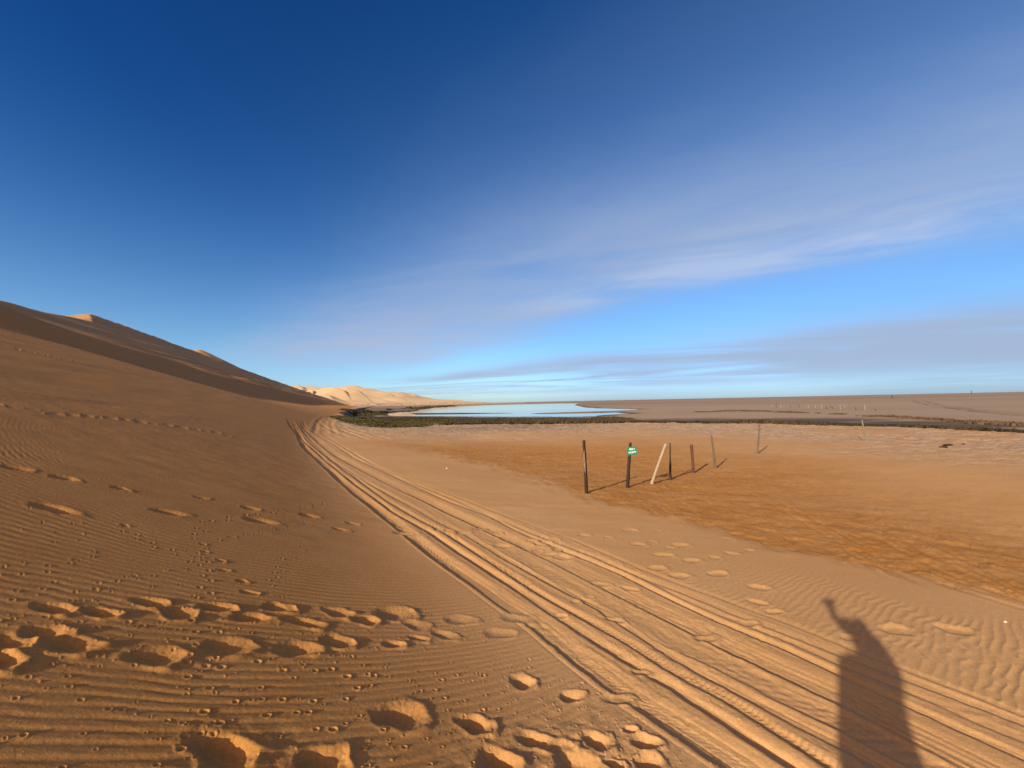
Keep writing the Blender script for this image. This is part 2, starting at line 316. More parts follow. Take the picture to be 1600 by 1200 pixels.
def wood_material(name, lo, hi, sc=9.0):
    m, nt = new_mat(name); n = N(nt); O = n.objc()
    g = n.noise(n.scale(O, (9.0, 9.0, 0.9)), sc, 5, 0.65, 0.3)
    b = n.noise(n.scale(O, (1.5, 1.5, 1.0)), 3.0, 3, 0.6)
    col = n.mix(n.ramp(g, 0.3, 0.7), lo, hi)
    col = n.mix(n.ramp(b, 0.55, 0.8, 0.0, 0.5), col, tuple(min(1, c * 1.9 + 0.05) for c in hi))
    n.out(col, 0.85, 0.2, n.bump(g, 0.006, 0.8))
    return m

def plain_material(name, col, rough=0.7, var=0.25, sc=6.0, spec=0.3):
    m, nt = new_mat(name); n = N(nt)
    v = n.noise(n.objc(), sc, 4, 0.6)
    c = n.mix(n.ramp(v, 0.3, 0.7), tuple(q * (1 - var) for q in col), tuple(min(1, q * (1 + var)) for q in col))
    n.out(c, rough, spec, n.bump(v, 0.004, 0.4))
    return m

def leaf_material(name, lo, hi):
    m, nt = new_mat(name); n = N(nt)
    a = n.attr('tone')
    v = n.noise(n.pos(), 0.35, 3, 0.6)
    f = n.math('ADD', n.math('MULTIPLY', a, 0.7), n.math('MULTIPLY', n.ramp(v, 0.3, 0.7), 0.4), clamp=True)
    n.out(n.mix(f, lo, hi), 0.8, 0.15)
    return m

SAND = sand_material()
WATER = water_material()
WOOD_DARK = wood_material('tarred_wood', (0.016, 0.010, 0.008), (0.065, 0.036, 0.026))
WOOD_RED = wood_material('red_brown_wood', (0.045, 0.018, 0.012), (0.15, 0.065, 0.042))
WOOD_GREY = wood_material('weathered_wood', (0.10, 0.075, 0.052), (0.30, 0.235, 0.165))
WOOD_MID = wood_material('sun_bleached_pole', (0.24, 0.17, 0.11), (0.46, 0.345, 0.235))
WOOD_BROWN = wood_material('brown_wood', (0.055, 0.038, 0.026), (0.20, 0.145, 0.095))
WOOD_PALE = wood_material('bleached_wood', (0.36, 0.27, 0.18), (0.62, 0.49, 0.35))
SIGN_GREEN = plain_material('green_sign_paint', (0.010, 0.155, 0.095), 0.55, 0.2, 14.0)
SIGN_WHITE = plain_material('white_lettering', (0.72, 0.80, 0.74), 0.6, 0.1, 20.0)
SIGN_BACK = plain_material('sign_metal', (0.32, 0.34, 0.31), 0.5, 0.2)

# ================================================================== the land
def line_x(pts, y):
    a = np.array(sorted(pts, key=lambda q: q[1]))
    yy, xx = a[:, 1], a[:, 0]
    # light smoothing of the surveyed line
    ys = np.linspace(0, 1, 600); lo, hi = math.log(yy[0]), math.log(yy[-1])
    ly = lo + (hi - lo) * ys
    xs = np.interp(np.exp(ly), yy, xx)
    k = np.hanning(33); k /= k.sum()
    pad = np.concatenate([2 * xs[0] - xs[16:0:-1], xs, 2 * xs[-1] - xs[-2:-18:-1]])
    xs = np.convolve(pad, k, 'valid')
    yo = np.exp(ly)
    # extend nearer along its own direction
    sl = (xs[12] - xs[0]) / (yo[12] - yo[0])
    y = np.asarray(y)
    x = np.interp(y, yo, xs)
    near = y < yo[0]
    x = np.where(near, xs[0] + (y - yo[0]) * sl, x)
    slope = np.interp(y, yo, np.gradient(xs, yo))
    arc = np.interp(y, yo, np.concatenate([[0], np.cumsum(np.hypot(np.diff(xs), np.diff(yo)))]))
    return x, 1 / np.sqrt(1 + slope ** 2), np.where(near, -(yo[0] - y) * math.sqrt(1 + sl * sl), arc), yo[-1]

# ---- grid of the sheet: dense where the land is seen close, reaching past the horizon
TD = np.arange(-1.46, 1.4601, 0.00205)
az_dense = np.arctan(TD)
az_coarse = np.linspace(az_dense[-1], az_dense[0] + 2 * math.pi, 150)[1:-1]
AZ = np.concatenate([az_dense, az_coarse])
ND, NA = len(az_dense), len(AZ)
rr = [0.15, 0.3, 0.5, 0.7, 0.9, 1.05, 1.2]
r = 1.3
while r < 40000:
    rr.append(r)
    cap = 0.0135 if r < 500 else (0.03 if r < 4000 else 0.12)
    r += r * min(0.00088 * r, cap)
RR = np.array(rr); NR = len(RR)
Rg, Ag = np.meshgrid(RR, AZ, indexing='ij')
X = Rg * np.sin(Ag); Y = Rg * np.cos(Ag)
# rings are stretched to constant depth in the dense fan so rows stay straight
BNK = bank_side(X, Y)
Z = macro(X, Y, BNK)
S_ = X * U[0] + Y * U[1]; P_ = X * V[0] + Y * V[1]
PT = np.interp(S_, TOE_S, TOE_P)
TOEQ = P_ - PT

# ---- lagoon basin (distances measured in a perspective-free log frame, scaled back to metres)
def log_frame(pts): return [(x / y, math.log(y)) for x, y in pts]
front = (Y > 20) & (np.abs(X) < 1.5 * Y)
lx = np.where(front, X / np.maximum(Y, 1), 9); ly = np.where(front, np.log(np.maximum(Y, 1)), 0)
def logdist(poly):
    d = np.full(X.shape, 999.0)
    d[front] = sdist(lx[front], ly[front], log_frame(poly)) * Y[front]
    return d
sdL = logdist(LAGOON)
sdB = logdist(BAR)
sdP = logdist(POOL)
wig = 1.2 * vnoise(X / 6, Y / 9, 41) + 0.5 * vnoise(X / 1.9, Y / 3, 42)
sdL = sdL + wig * sstep(90, 130, Y)
basin = WATER_Z + np.where(sdL > 0, 0.05 + 0.018 * sdL, np.maximum(-0.5, 0.03 * sdL - 0.05))
basin = np.where(sdB < 0, np.maximum(basin, WATER_Z + 0.06), basin)
basin = np.where(sdP < 0, WATER_Z - 0.15, basin)
lowmask = sstep(2.5, 4.5, BNK) * front
Z = np.where((lowmask > 0) & (basin < Z), Z * (1 - lowmask) + basin * lowmask, Z)
# clods and hummocks of the low ground
Z += 0.035 * fbm(X / 1.3, Y / 1.3, 3, 51) * sstep(-14, -4, BNK) * (1 - sstep(2, 60, BNK)) * (sdL > 0)
plain_rise = sstep(60, 700, X) * 0.9 * (1 - sstep(3000, 9000, Rg))
Z = Z + plain_rise * (BNK > 3)

# ---- material masks (where each kind of sand lies)
xo, _, _, _ = line_x(WET_EDGE, Y)
edge = (X - xo) / np.maximum(Y, 1.0)
en = 0.035 * fbm(X / 1.1, Y / 0.7, 4, 61) + 0.02 * vnoise(X / 0.18, Y / 0.5, 62)
wet = sstep(-0.02, 0.11, edge + 1.5 * en) * (Y > 0.5) * (1 - sstep(20, 32, Y - 0.5 * X * 0))
wet = np.where(Y < 3.0, sstep(-0.1, 0.4, (X - (5.85 + (4.56 - np.maximum(Y, -40)) * 0.95)) + 5 * en) , wet)
wet = wet * (1 - 0.74 * sstep(0.40, 1.20, edge + 0.25 * fbm(X / 4, Y / 2, 3, 63)))
crust = sstep(-26, -9, BNK + 6 * fbm(X / 6, Y / 3.2, 4, 64)) * (1 - sstep(-0.5, 2, BNK)) * (TOEQ < -1.0) * sstep(0, 1.5, -TOEQ - 1)
hollow = sstep(0.05, 0.4, fbm(X / 9 + 3, Y / 3.0, 3, 65)) * sstep(-14, -5, BNK)
crust = crust * (1 - 0.75 * hollow)
orange_m = np.clip(np.maximum(wet * (1 - 0.80 * crust), 0.55 * hollow * (BNK < 1) * (TOEQ < -3)), 0, 1)
scrub_far = np.interp(X, [p[0] for p in sorted(SCRUB2)], [p[1] for p in sorted(SCRUB2)])
low = sstep(0.3, 2.5, BNK)
mud_d = np.where(X > 20, np.maximum(Y - 118 + 0.0 * X, (Y - 60) - 0.9 * (X - 45)), -5)
plain_m = low * sstep(44, 66, BNK + 10 * fbm(X / 20, Y / 8, 3, 66)) * sstep(10, 40, X + 0.12 * Y)
plain_m = np.maximum(plain_m, low * sstep(400, 800, Y))
mud_m = low * (1 - plain_m)
shore = low * (1 - sstep(1.5, 7.0, np.minimum(sdL, 99) - 2.5 * fbm(X / 7, Y / 7, 2, 67)))
dark_m = np.zeros_like(X)
for poly, soft in ((REEDS, 2.5), (TONGUE, 4.0), (GRASS, 1.5)):
    dd = logdist(poly) + 1.6 * fbm(X / 4, Y / 4, 3, 68)
    dark_m = np.maximum(dark_m, 1 - sstep(-soft, soft, dd))
dark_m = np.maximum(dark_m, 0.85 * shore * (1 - sstep(330, 600, Y)))
dark_m = np.maximum(dark_m, 0.8 * (1 - sstep(0.6, 2.2, np.abs(BNK - 2.0) + 0.5 * vnoise(X / 3, Y / 3, 69))) * (np.abs(X) < 200) * (Y > 0))
dune_m = sstep(-1.0, 1.6, TOEQ) * (1 - 0.95 * sstep(60, 150, P_))
stony_m = np.exp(-((X + 1.5) / 9.0) ** 2) * np.exp(-((Y - 43) / 5.5) ** 2)

# ---- tracks, ripples, prints
FINE = np.zeros_like(Z)
near = (Y > 0.4) & (Y < 75) & (X > -70) & (X < 12)
yn, xn = Y[near], X[near]
L = {k: line_x(v, yn) for k, v in TRACK_LINES.items()}
def q_of(k): return (xn - L[k][0]) * L[k][1]
wide = 1 + np.maximum(yn - 5, 0) / 45.0
endf = {k: 1 - sstep(0.80, 1.0, yn / L[k][3]) for k in L}
def trough(k, D, w, r0, r1, berm, rise=0.0, seed=0):
    q = q_of(k) / wide
    t = L[k][2]
    q = q + 0.004 * vnoise(t / 0.10, 0 * t, 300 + seed) + 0.010 * vnoise(t / 1.1, 0 * t, 320 + seed)
    amp = D * (0.80 + 0.35 * vnoise(t / 1.3, 0 * t, 340 + seed)) * 1.0
    s = sstep(0.0, w, q) * (1 - sstep(r0, r1, q))
    h = -s + berm * np.exp(-((q + 0.018) / 0.028) ** 2) + rise * np.exp(-((q - r1) / (0.45 * (r1 - r0) + 0.01)) ** 2)
    return amp * h * endf[k]
tr = np.zeros_like(yn)
tr += trough('j', 0.032, 0.045, 0.13, 0.31, 0.22, 0.30, 1)
tr += trough('i', 0.036, 0.050, 0.06, 0.17, 0.10, 0.12, 2)
tr += trough('h', 0.020, 0.040, 0.07, 0.15, 0.25, 0.18, 3)
tr += trough('g', 0.015, 0.030, 0.06, 0.16, 0.22, 0.10, 4)
tr += trough('f', 0.013, 0.030, 0.20, 0.30, 0.35, 0.0, 5)
tr += trough('e', 0.025, 0.032, 0.10, 0.36, 0.30, 0.22, 6)
tr += trough('d', 0.027, 0.040, 0.04, 0.14, 0.12, 0.05, 7)
tr += trough('c', 0.014, 0.060, 0.05, 0.15, 0.15, 0.10, 8)
tr += trough('b', 0.014, 0.024, 0.05, 0.16, 0.30, 0.10, 9)
tr += trough('a', 0.011, 0.022, 0.03, 0.10, 0.35, 0.0, 10)
# tyre lugs pressed into two of the ruts, wind ripples in another
def band(k, a, b): 
    q = q_of(k) / wide
    return sstep(a, a + 0.03, q) * (1 - sstep(b - 0.03, b, q)), q
bm, q = band('j', 0.085, 0.21)
tr += 0.0032 * bm * (np.sin(2 * math.pi * (L['j'][2] / 0.052 + 2.2 * np.abs(q - 0.13) / 0.052 * 0.35))) * (0.4 + 0.6 * (vnoise(L['j'][2] / 0.5, yn * 0, 71) > -0.1)) * (yn < 9)
bm, q = band('h', 0.02, 0.14)
tr += 0.0045 * bm * np.sin(2 * math.pi * (L['h'][2] / 0.040 - np.abs(q - 0.08) / 0.05)) * (yn < 9)
bm, q = band('f', 0.03, 0.25)
fx = L['f'][2] / 0.105 + 0.12 * q / 0.1 + 0.35 * vnoise(L['f'][2] / 0.35, q / 0.2, 72)
tr += 0.0034 * bm * endf['f'] * sstep(-0.5, 0.3, vnoise(L['f'][2] / 0.9, 0 * yn, 79)) * (np.sin(2 * math.pi * fx) + 0.3 * np.sin(4 * math.pi * fx + 0.8)) * (yn < 9)
# thin parallel scores left by the tread edges
for k_, off_, dep_ in (('j', 0.10, 0.004), ('j', 0.17, 0.003), ('i', 0.10, 0.005), ('h', 0.05, 0.004), ('g', 0.09, 0.005), ('e', 0.06, 0.005), ('e', 0.19, 0.003), ('d', 0.09, 0.006), ('b', 0.05, 0.005), ('b', 0.11, 0.004), ('d', 0.05, 0.004), ('e', 0.13, 0.004), ('e', 0.25, 0.004), ('g', 0.05, 0.003), ('h', 0.10, 0.003), ('c', 0.06, 0.004), ('j', 0.23, 0.004), ('j', -0.05, 0.004), ('a', 0.08, 0.004)):
    qq = q_of(k_) / wide - off_ + 0.006 * vnoise(L[k_][2] / 0.9, 0 * yn, 350)
    tr += -1.5 * dep_ * np.exp(-(qq / 0.010) ** 2) * endf[k_] * (0.6 + 0.6 * vnoise(L[k_][2] / 1.7, 0 * yn + off_ * 50, 351))
bm, q = band('e', 0.03, 0.17)
tr += 0.004 * bm * vnoise(L['e'][2] / 0.16, q / 0.02, 73) * (yn < 12)
inband = sstep(-0.03, 0.02, q_of('j')) * sstep(-0.03, 0.02, -q_of('a'))
tr += 0.0035 * inband * fbm(L['j'][2] / 0.35, q_of('j') / 0.035, 3, 74) * (yn < 14)
tr += 0.0045 * inband * fbm(xn / 0.06, yn / 0.06, 2, 75) * (yn < 8) * sstep(-0.1, 0.3, vnoise(xn / 0.5, yn / 0.5, 76))
FINE[near] += tr
TRK = np.zeros_like(Z); TRK[near] = inband
# spurs where vehicles turned off further on
far_t = (Y > 18) & (Y < 110) & (X > -75) & (X < 0)
for i, ln in enumerate(SPUR_LINES):
    pts = np.array(ln)
    for off in (-0.75, 0.75):
        d = seg_dist(X[far_t] - off, Y[far_t] - 0.3 * off, [tuple(p) for p in pts])
        FINE[far_t] += -0.022 * np.exp(-(d / 0.16) ** 2) + 0.016 * np.exp(-((d - 0.36) / 0.16) ** 2)
# wheel tracks on the far plain
far_p = (Y > 50) & (Y < 260) & (X > 70) & (X < 270)
for ln in (PLAINTRACK, PLAINTRACK2):
    d = seg_dist(X[far_p], Y[far_p], ln)
    FINE[far_p] += -0.16 * np.exp(-(d / 0.7) ** 2) + 0.10 * np.exp(-((d - 1.3) / 0.5) ** 2)
    mud_m[far_p] = np.maximum(mud_m[far_p], 0.7 * np.exp(-(d / 0.8) ** 2))

# curving tyre marks on the wet sand
WET_ARCS = [[(9.1, 9.69), (7.84, 8.3), (7.35, 7.58), (7.19, 6.92), (6.74, 5.79), (6.44, 5.01)], [(6.8, 7.06), (6.54, 6.31), (6.34, 5.66), (6.33, 4.92)], [(6.18, 7.31), (5.72, 6.59), (5.44, 5.93), (5.32, 5.52)], [(9.54, 8.91), (8.75, 7.91), (8.3, 7.02), (7.91, 6.12)], [(5.82, 5.64), (5.9, 5.24), (6.11, 4.76)], [(6.98, 14.27), (6.89, 11.13), (6.24, 8.36), (5.87, 6.85)]]
wa_ = (Y > 2.5) & (Y < 16) & (X > 2) & (X < 14)
for k, ln in enumerate(WET_ARCS):
    d = seg_dist(X[wa_], Y[wa_], ln) + 0.02 * vnoise(X[wa_] / 0.4, Y[wa_] / 0.4, 77 + k)
    FINE[wa_] += 0.013 * np.sin(d / 0.034) * (1 - sstep(0.10, 0.38, d)) * (0.6 + 0.6 * vnoise(X[wa_] / 0.6, Y[wa_] / 0.6, 78))

# wind ripples
nr = (Rg < 26) & (Y > 0.2) & (np.abs(X) < 1.46 * Y + 1)
x, y = X[nr], Y[nr]
ph = -0.065 * x * x - 0.60 * x + 0.86 * y
ph = ph + 0.020 * vnoise(x / 0.45, y / 0.40, 81) + 0.075 * vnoise(x / 1.7, y / 1.5, 82) + 0.006 * vnoise(x / 0.13, y / 0.13, 83)
lam = 0.078 * (1 + 0.045 * np.maximum(y - 3, 0))
f = ph / 0.078
prof = np.sin(2 * math.pi * f) + 0.30 * np.sin(4 * math.pi * f + 0.9)
k2 = (ph * 1.31 + 0.25 * x) / 0.078
prof = prof * (0.75 + 0.35 * vnoise(x / 0.9, y / 0.5, 84)) + 0.18 * np.sin(2 * math.pi * k2)
lj = line_x(TRACK_LINES['j'], y); la = line_x(TRACK_LINES['a'], y)
leftm = sstep(0.02, 0.14, (lj[0] - x) * lj[1])
patch = sstep(-0.55, 0.35, fbm(x / 2.3, y / 2.0, 3, 85) + 0.35 * sstep(1.0, -0.6, 0 * x) - 0.10 * (y - 3.5))
far_fade = 1 - sstep(4, 10, y)
amp_l = 0.0021 * leftm * (0.25 + 0.75 * patch) * far_fade
# right hand field: shorter crested, across the track direction
pr = 0.60 * x + 0.80 * y * 0 
c_, s_ = -0.62, 0.785
pr = c_ * x + s_ * y
cr_ = s_ * x - c_ * y
pr = pr + 0.032 * vnoise(x / 0.20, y / 0.20, 86) + 0.05 * vnoise(x / 0.70, y / 0.70, 87) + 0.012 * vnoise(x / 0.08, y / 0.08, 88)
fr = pr / 0.080
prr = np.sin(2 * math.pi * fr); prr = np.where(prr > 0, prr ** 1.6 if False else np.abs(prr) ** 2.0, -0.45 * np.abs(prr)) 
rightm = sstep(0.03, 0.12, (x - la[0]) * la[1])
wetx = line_x(WET_EDGE, y)[0]
rightm = rightm * (1 - sstep(-1.5, -0.75, x - wetx + 0.35 * fbm(x / 0.7, y / 0.7, 2, 89)))
amp_r = 0.0062 * rightm * (0.35 + 0.65 * sstep(-0.4, 0.3, fbm(x / 1.6, y / 1.3, 2, 90) + 0.12 * (x - 2.2))) * (1 - sstep(5.0, 8.5, y))
FINE[nr] += amp_l * prof + amp_r * prr
# wind brushed roughness of the open sand, drag marks on the wet sand
rough = 0.010 * fbm(x / 0.9, y / 0.35, 3, 91) * (1 - inband_n if False else 1)
FINE[nr] += 0.010 * fbm(x / 0.8, y / 0.30, 4, 91) * sstep(3.5, 9, y) * (1 - TRK[nr])
wm = orange_m[nr]
sw = (0.80 * x + 0.60 * y)
ang = (x * 0.55 + y * 0.83 + 0.10 * (x - 5) ** 2 * 0.3)
FINE[nr] += wm * (0.009 * fbm(ang / 0.16, sw / 2.6, 3, 92) * (1 - sstep(7, 14, y)) + 0.026 * fbm(x / 0.45, y / 0.28, 5, 93, 0.62) + 0.012 * fbm(x / 0.11, y / 0.10, 3, 95) * sstep(-0.25, 0.35, fbm(x / 1.6, y / 1.1, 2, 96)))
cm = crust
Z += cm * 0.11 * fbm(X / 0.9, Y / 0.55, 5, 94, 0.6) * (Rg < 90)

# prints pressed in the sand
def window(px, py, rad):
    r0 = math.hypot(px, py); a0 = math.atan2(px, py)
    i0, i1 = np.searchsorted(RR, [r0 - rad, r0 + rad])
    da = rad / max(r0, 0.2)
    j0, j1 = np.searchsorted(az_dense, [a0 - da, a0 + da])
    return slice(max(i0 - 1, 0), i1 + 1), slice(max(j0 - 1, 0), j1 + 1)

def stamp(px, py, L_, W_, ang, depth, rim, seed, flat=0.0, push=0.35, keep=0.12):
    w = window(px, py, 1.15 * L_ + 0.05)
    xx = X[w] - px; yy = Y[w] - py
    if xx.size == 0: return
    c, s = math.cos(ang), math.sin(ang)
    u = (xx * c + yy * s) / (0.5 * L_); v = (-xx * s + yy * c) / (0.5 * W_)
    v = v * (1 + 0.16 * np.sin(1.7 * u + seed))                     # waist of a sole
    rad = (np.abs(u) ** 2.3 + np.abs(v) ** 2.3) ** (1 / 2.3)
    rad = rad * (1 + 0.17 * vnoise(xx / (0.30 * L_) + seed, yy / (0.30 * L_), 500 + seed % 50) + 0.012 * vnoise(xx / 0.03, yy / 0.03, 560))
    bowl = 1 - sstep(0.15 + 0.5 * flat, 1.12, rad)
    heel = 1.0 - push * np.clip(u, -1, 1)                           # deeper on the side struck first
    mound = np.exp(-((rad - 1.18) / 0.22) ** 2) * (0.55 + 0.75 * np.clip(u, -0.4, 1)) 
    FINE[w] *= keep + (1 - keep) * sstep(0.75, 1.35, rad)
    FINE[w] += -depth * bowl * heel + rim * mound * (1 + 0.35 * vnoise(xx / 0.07, yy / 0.07, 570 + seed % 7))
    FINE[w] += 0.0018 * vnoise(xx / 0.02, yy / 0.02, 580) * (1 - sstep(0.9, 1.5, rad)) * min(1, depth / 0.03)

sd = 0
for (px, py, w_) in ROWS:
    sd += 1; L_ = max(w_, 0.17) * 1.14
    stamp(px, py, L_, L_ * RNG.uniform(0.50, 0.70), RNG.uniform(-0.25, 0.40), RNG.uniform(0.024, 0.036) * (0.5 if px > -1.0 else 1.0), 0.010 * (0.5 if px > -1.0 else 1.0), sd)
for (px, py, w_) in BIG:
    sd += 1; L_ = w_ * 0.88
    stamp(px, py, L_, L_ * RNG.uniform(0.55, 0.85), RNG.uniform(-0.5, 0.3), min(0.042, 0.17 * w_), 0.009, sd, 0.25)
for (px, py, w_) in SLOPE:
    sd += 1
    w_ = w_ * 0.85
    stamp(px, py, w_, w_ * 0.50, RNG.uniform(-0.1, 0.25), min(0.026, 0.08 * w_) + 0.004, 0.005, sd, 0.1)
for (px, py, w_) in LIGHT:
    sd += 1; L_ = max(w_, 0.09) * 1.2
    stamp(px, py, L_, L_ * RNG.uniform(0.44, 0.58), RNG.uniform(-0.5, 0.2), 0.014 + 0.03 * max(0, w_ - 0.12), 0.006, sd, 0.6, 0.15)
# sand kicked about where people stood
for (cx_, cy_, rad_, a_) in ((0.45, 6.5, 0.42, 0.016), (0.5, 2.45, 0.42, 0.016), (-0.1, 2.2, 0.30, 0.014), (-1.35, 1.95, 0.30, 0.010)):
    w = window(cx_, cy_, rad_ * 1.6)
    g = np.exp(-(((X[w] - cx_) ** 2 + (Y[w] - cy_) ** 2) / rad_ ** 2))
    FINE[w] += a_ * g * fbm(X[w] / 0.13, Y[w] / 0.10, 3, 600)
# small animal prints
def dot(px, py, r_, dep):
    w = window(px, py, r_ * 2.4)
    xx = X[w] - px; yy = Y[w] - py
    if xx.size == 0: return
    q = np.hypot(xx, yy * 1.25) / r_
    FINE[w] += -dep * (1 - sstep(0.2, 1.05, q)) + 0.50 * dep * np.exp(-((q - 1.35) / 0.35) ** 2) * (0.4 + 0.9 * np.clip(xx / r_, 0, 1))
for tr_i, pts in enumerate(ANIMAL_TRAILS):
    side = 1
    big = 1.25 if tr_i in (0, 2, 9, 10, 5) else 0.95
    for (x0, y0), (x1, y1) in zip(pts[:-1], pts[1:]):
        d = math.hypot(x1 - x0, y1 - y0); nst = max(1, int(d / (0.062 + 0.012 * y0)))
        for k in range(nst):
            t = (k + RNG.uniform(-0.25, 0.25)) / nst; side = -side
            off = side * RNG.uniform(0.015, 0.05)
            dot(x0 + (x1 - x0) * t - off * (y1 - y0) / d, y0 + (y1 - y0) * t + off * (x1 - x0) / d,
                big * RNG.uniform(0.009, 0.015) * (1 + 0.08 * y0), big * RNG.uniform(0.005, 0.010))
for k in range(420):
    py = 1.55 + 2.6 * RNG.random() ** 1.6
    px = RNG.uniform(-1.35 * py, 0.25 * py + 0.1) if k % 3 else RNG.uniform(-0.9, 1.0)
    dot(px, py, RNG.uniform(0.007, 0.013), RNG.uniform(0.004, 0.008))
# crumbs of damp sand thrown out by the steps
def crumb(px, py, r_, h_):
    w = window(px, py, r_ * 1.6)
    xx = X[w] - px; yy = Y[w] - py
    if xx.size == 0: return
    FINE[w] += h_ * (1 - sstep(0.2, 1.1, np.hypot(xx, yy) / r_))
for lst, cnt, sp_ in ((ROWS, 16, 0.16), (BIG, 26, 0.17), (LIGHT, 5, 0.10)):
    for (px, py, w_) in lst:
        for k in range(cnt):
            crumb(px + RNG.gauss(0.04, sp_), py + RNG.gauss(0.0, 0.8 * sp_), RNG.uniform(0.005, 0.011), RNG.uniform(0.002, 0.006))
# clods lying on the wet flat
for k in range(520):
    cy_ = 4.2 + 9.5 * RNG.random() ** 1.5
    cx_ = float(np.interp(cy_, [p[1] for p in sorted(WET_EDGE, key=lambda q: q[1])], [p[0] for p in sorted(WET_EDGE, key=lambda q: q[1])])) + 0.2 + RNG.random() ** 1.3 * 1.1 * cy_
    crumb(cx_, cy_, RNG.uniform(0.012, 0.04) * (0.6 + 0.07 * cy_), RNG.uniform(0.006, 0.022))
# lines of prints high on the dune
for pts, dep in ((TRAILA, 0.03), (TRAILB, 0.07)):
    for (x0, y0), (x1, y1) in zip(pts[:-1], pts[1:]):
        d = math.hypot(x1 - x0, y1 - y0); nst = int(d / 0.42)
        for k in range(max(nst, 1)):
            t = (k + RNG.uniform(-0.2, 0.2)) / max(nst, 1)
            stamp(x0 + (x1 - x0) * t, y0 + (y1 - y0) * t, 0.34, 0.20, 0.3, dep, 0.4 * dep, int(k), 0.0)
Z += FINE

# ---- split the one sheet into its named stretches of ground
V3 = np.stack([X, Y, Z], axis=-1).reshape(-1, 3)
ii, jj = np.meshgrid(np.arange(NR - 1), np.arange(NA), indexing='ij')
jn = (jj + 1) % NA
Q = np.stack([ii * NA + jj, ii * NA + jn, (ii + 1) * NA + jn, (ii + 1) * NA + jj], axis=-1).reshape(-1, 4)
Q = Q[:, ::-1].copy()
attrs = dict(orange=orange_m, crust=crust, mud=mud_m, dark=dark_m, plain=plain_m, dune=dune_m, stony=stony_m)
attrs = {k: np.clip(v, 0, 1).reshape(-1).astype(np.float32) for k, v in attrs.items()}
reg = np.zeros(Z.shape, dtype=np.int8)                       # 0 ground
reg[(TOEQ > 0.6)] = 1                                        # dune
reg[(BNK > 1.0) & (TOEQ <= 0.6)] = 2                         # flats beyond the bank
reg[(TRK > 0.5) & (Y < 46)] = 3                              # wheel tracks
freg = reg.reshape(-1)[Q[:, 3]]
for code, nm in ((0, 'ground'), (1, 'dune'), (2, 'mud_flat'), (3, 'path')):
    fq = Q[freg == code]
    used = np.unique(fq)
    remap = np.full(len(V3), -1, dtype=np.int64); remap[used] = np.arange(len(used))
    o = np_mesh(nm, V3[used], remap[fq], SAND, {k: v[used] for k, v in attrs.items()})
    tag(o, kind='structure')
# the small disc at the centre of the fan
cz = float(Z[0].mean())
vc = [tuple(v) for v in V3[:NA]] + [(0, 0, cz)]
o = link_mesh('ground', vc, [(k, NA, (k + 1) % NA) for k in range(NA)], SAND, None, True); tag(o, kind='structure')
for k_, v_a in attrs.items():
    at_ = o.data.attributes.new(k_, 'FLOAT', 'POINT')
    at_.data.foreach_set('value', np.concatenate([v_a[:NA], [float(v_a[:NA].mean())]]).astype(np.float32))

def ground_z(px, py):
    """height of the built sheet at a point"""
    r0 = math.hypot(px, py); a0 = math.atan2(px, py)
    if a0 < AZ[0]: a0 += 2 * math.pi
    i = int(np.clip(np.searchsorted(RR, r0) - 1, 0, NR - 2)); j = int(np.clip(np.searchsorted(AZ, a0) - 1, 0, NA - 2))
    fr_ = (r0 - RR[i]) / (RR[i + 1] - RR[i]); fa = (a0 - AZ[j]) / (AZ[j + 1] - AZ[j])
    return float((Z[i, j] * (1 - fa) + Z[i, j + 1] * fa) * (1 - fr_) + (Z[i + 1, j] * (1 - fa) + Z[i + 1, j + 1] * fa) * fr_)

# ---- lagoon
wr = np.geomspace(60, 1100, 60); wa = np.linspace(math.radians(-34), math.radians(22), 90)
WR, WA = np.meshgrid(wr, wa, indexing='ij')
wv = np.stack([WR * np.sin(WA), WR * np.cos(WA), np.full(WR.shape, WATER_Z)], -1).reshape(-1, 3)
wi, wj = np.meshgrid(np.arange(59), np.arange(89), indexing='ij')
wq = np.stack([wi * 90 + wj, (wi + 1) * 90 + wj, (wi + 1) * 90 + wj + 1, wi * 90 + wj + 1], -1).reshape(-1, 4)
o = np_mesh('water', wv, wq[:, ::-1].copy(), WATER); tag(o, kind='structure')

# ---- sunlit dunes beyond the lagoon
da_ = np.radians(np.linspace(-31, 2, 620)); dr_ = np.geomspace(760, 3200, 260)
DR, DA = np.meshgrid(dr_, da_, indexing='ij')
dx, dy = DR * np.sin(DA), DR * np.cos(DA)
deg = np.degrees(DA)
el = np.interp(deg, [-46, -33, -30, -28.5, -26.5, -25, -23.6, -22, -20.5, -19.6, -18, -16, -14.5, -12.5, -10.5, -9, -6, -3, 0, 2],
               [3.0, 3.05, 3.1, 3.05, 2.95, 2.85, 3.0, 2.75, 2.05, 1.8, 1.65, 1.25, 0.75, 0.42, 0.30, 0.25, 0.18, 0.15, 0.10, 0.05])
kz = np.hanning(75); kz /= kz.sum(); e0 = el[0]
e0 = np.convolve(np.concatenate([np.full(37, e0[0]), e0, np.full(37, e0[-1])]), kz, 'valid'); el = np.repeat(e0[None, :], DR.shape[0], 0)
env = np.tan(np.radians(el)) * 1500
rise = sstep(780, 1500, DR + 60 * fbm(dx / 300, dy / 300, 2, 111)) * (1 - sstep(1900, 3200, DR))
wx = dx + 34 * fbm(dx / 260, dy / 260, 3, 112); wy = dy + 34 * fbm(dx / 260, dy / 260, 3, 113)
a1 = (wx * 0.86 + wy * 0.5)
env = env * rise
dz = env * (0.55 + 0.12 * fbm(dx / 300, dy / 300, 3, 116))
rg = np.random.RandomState(5)
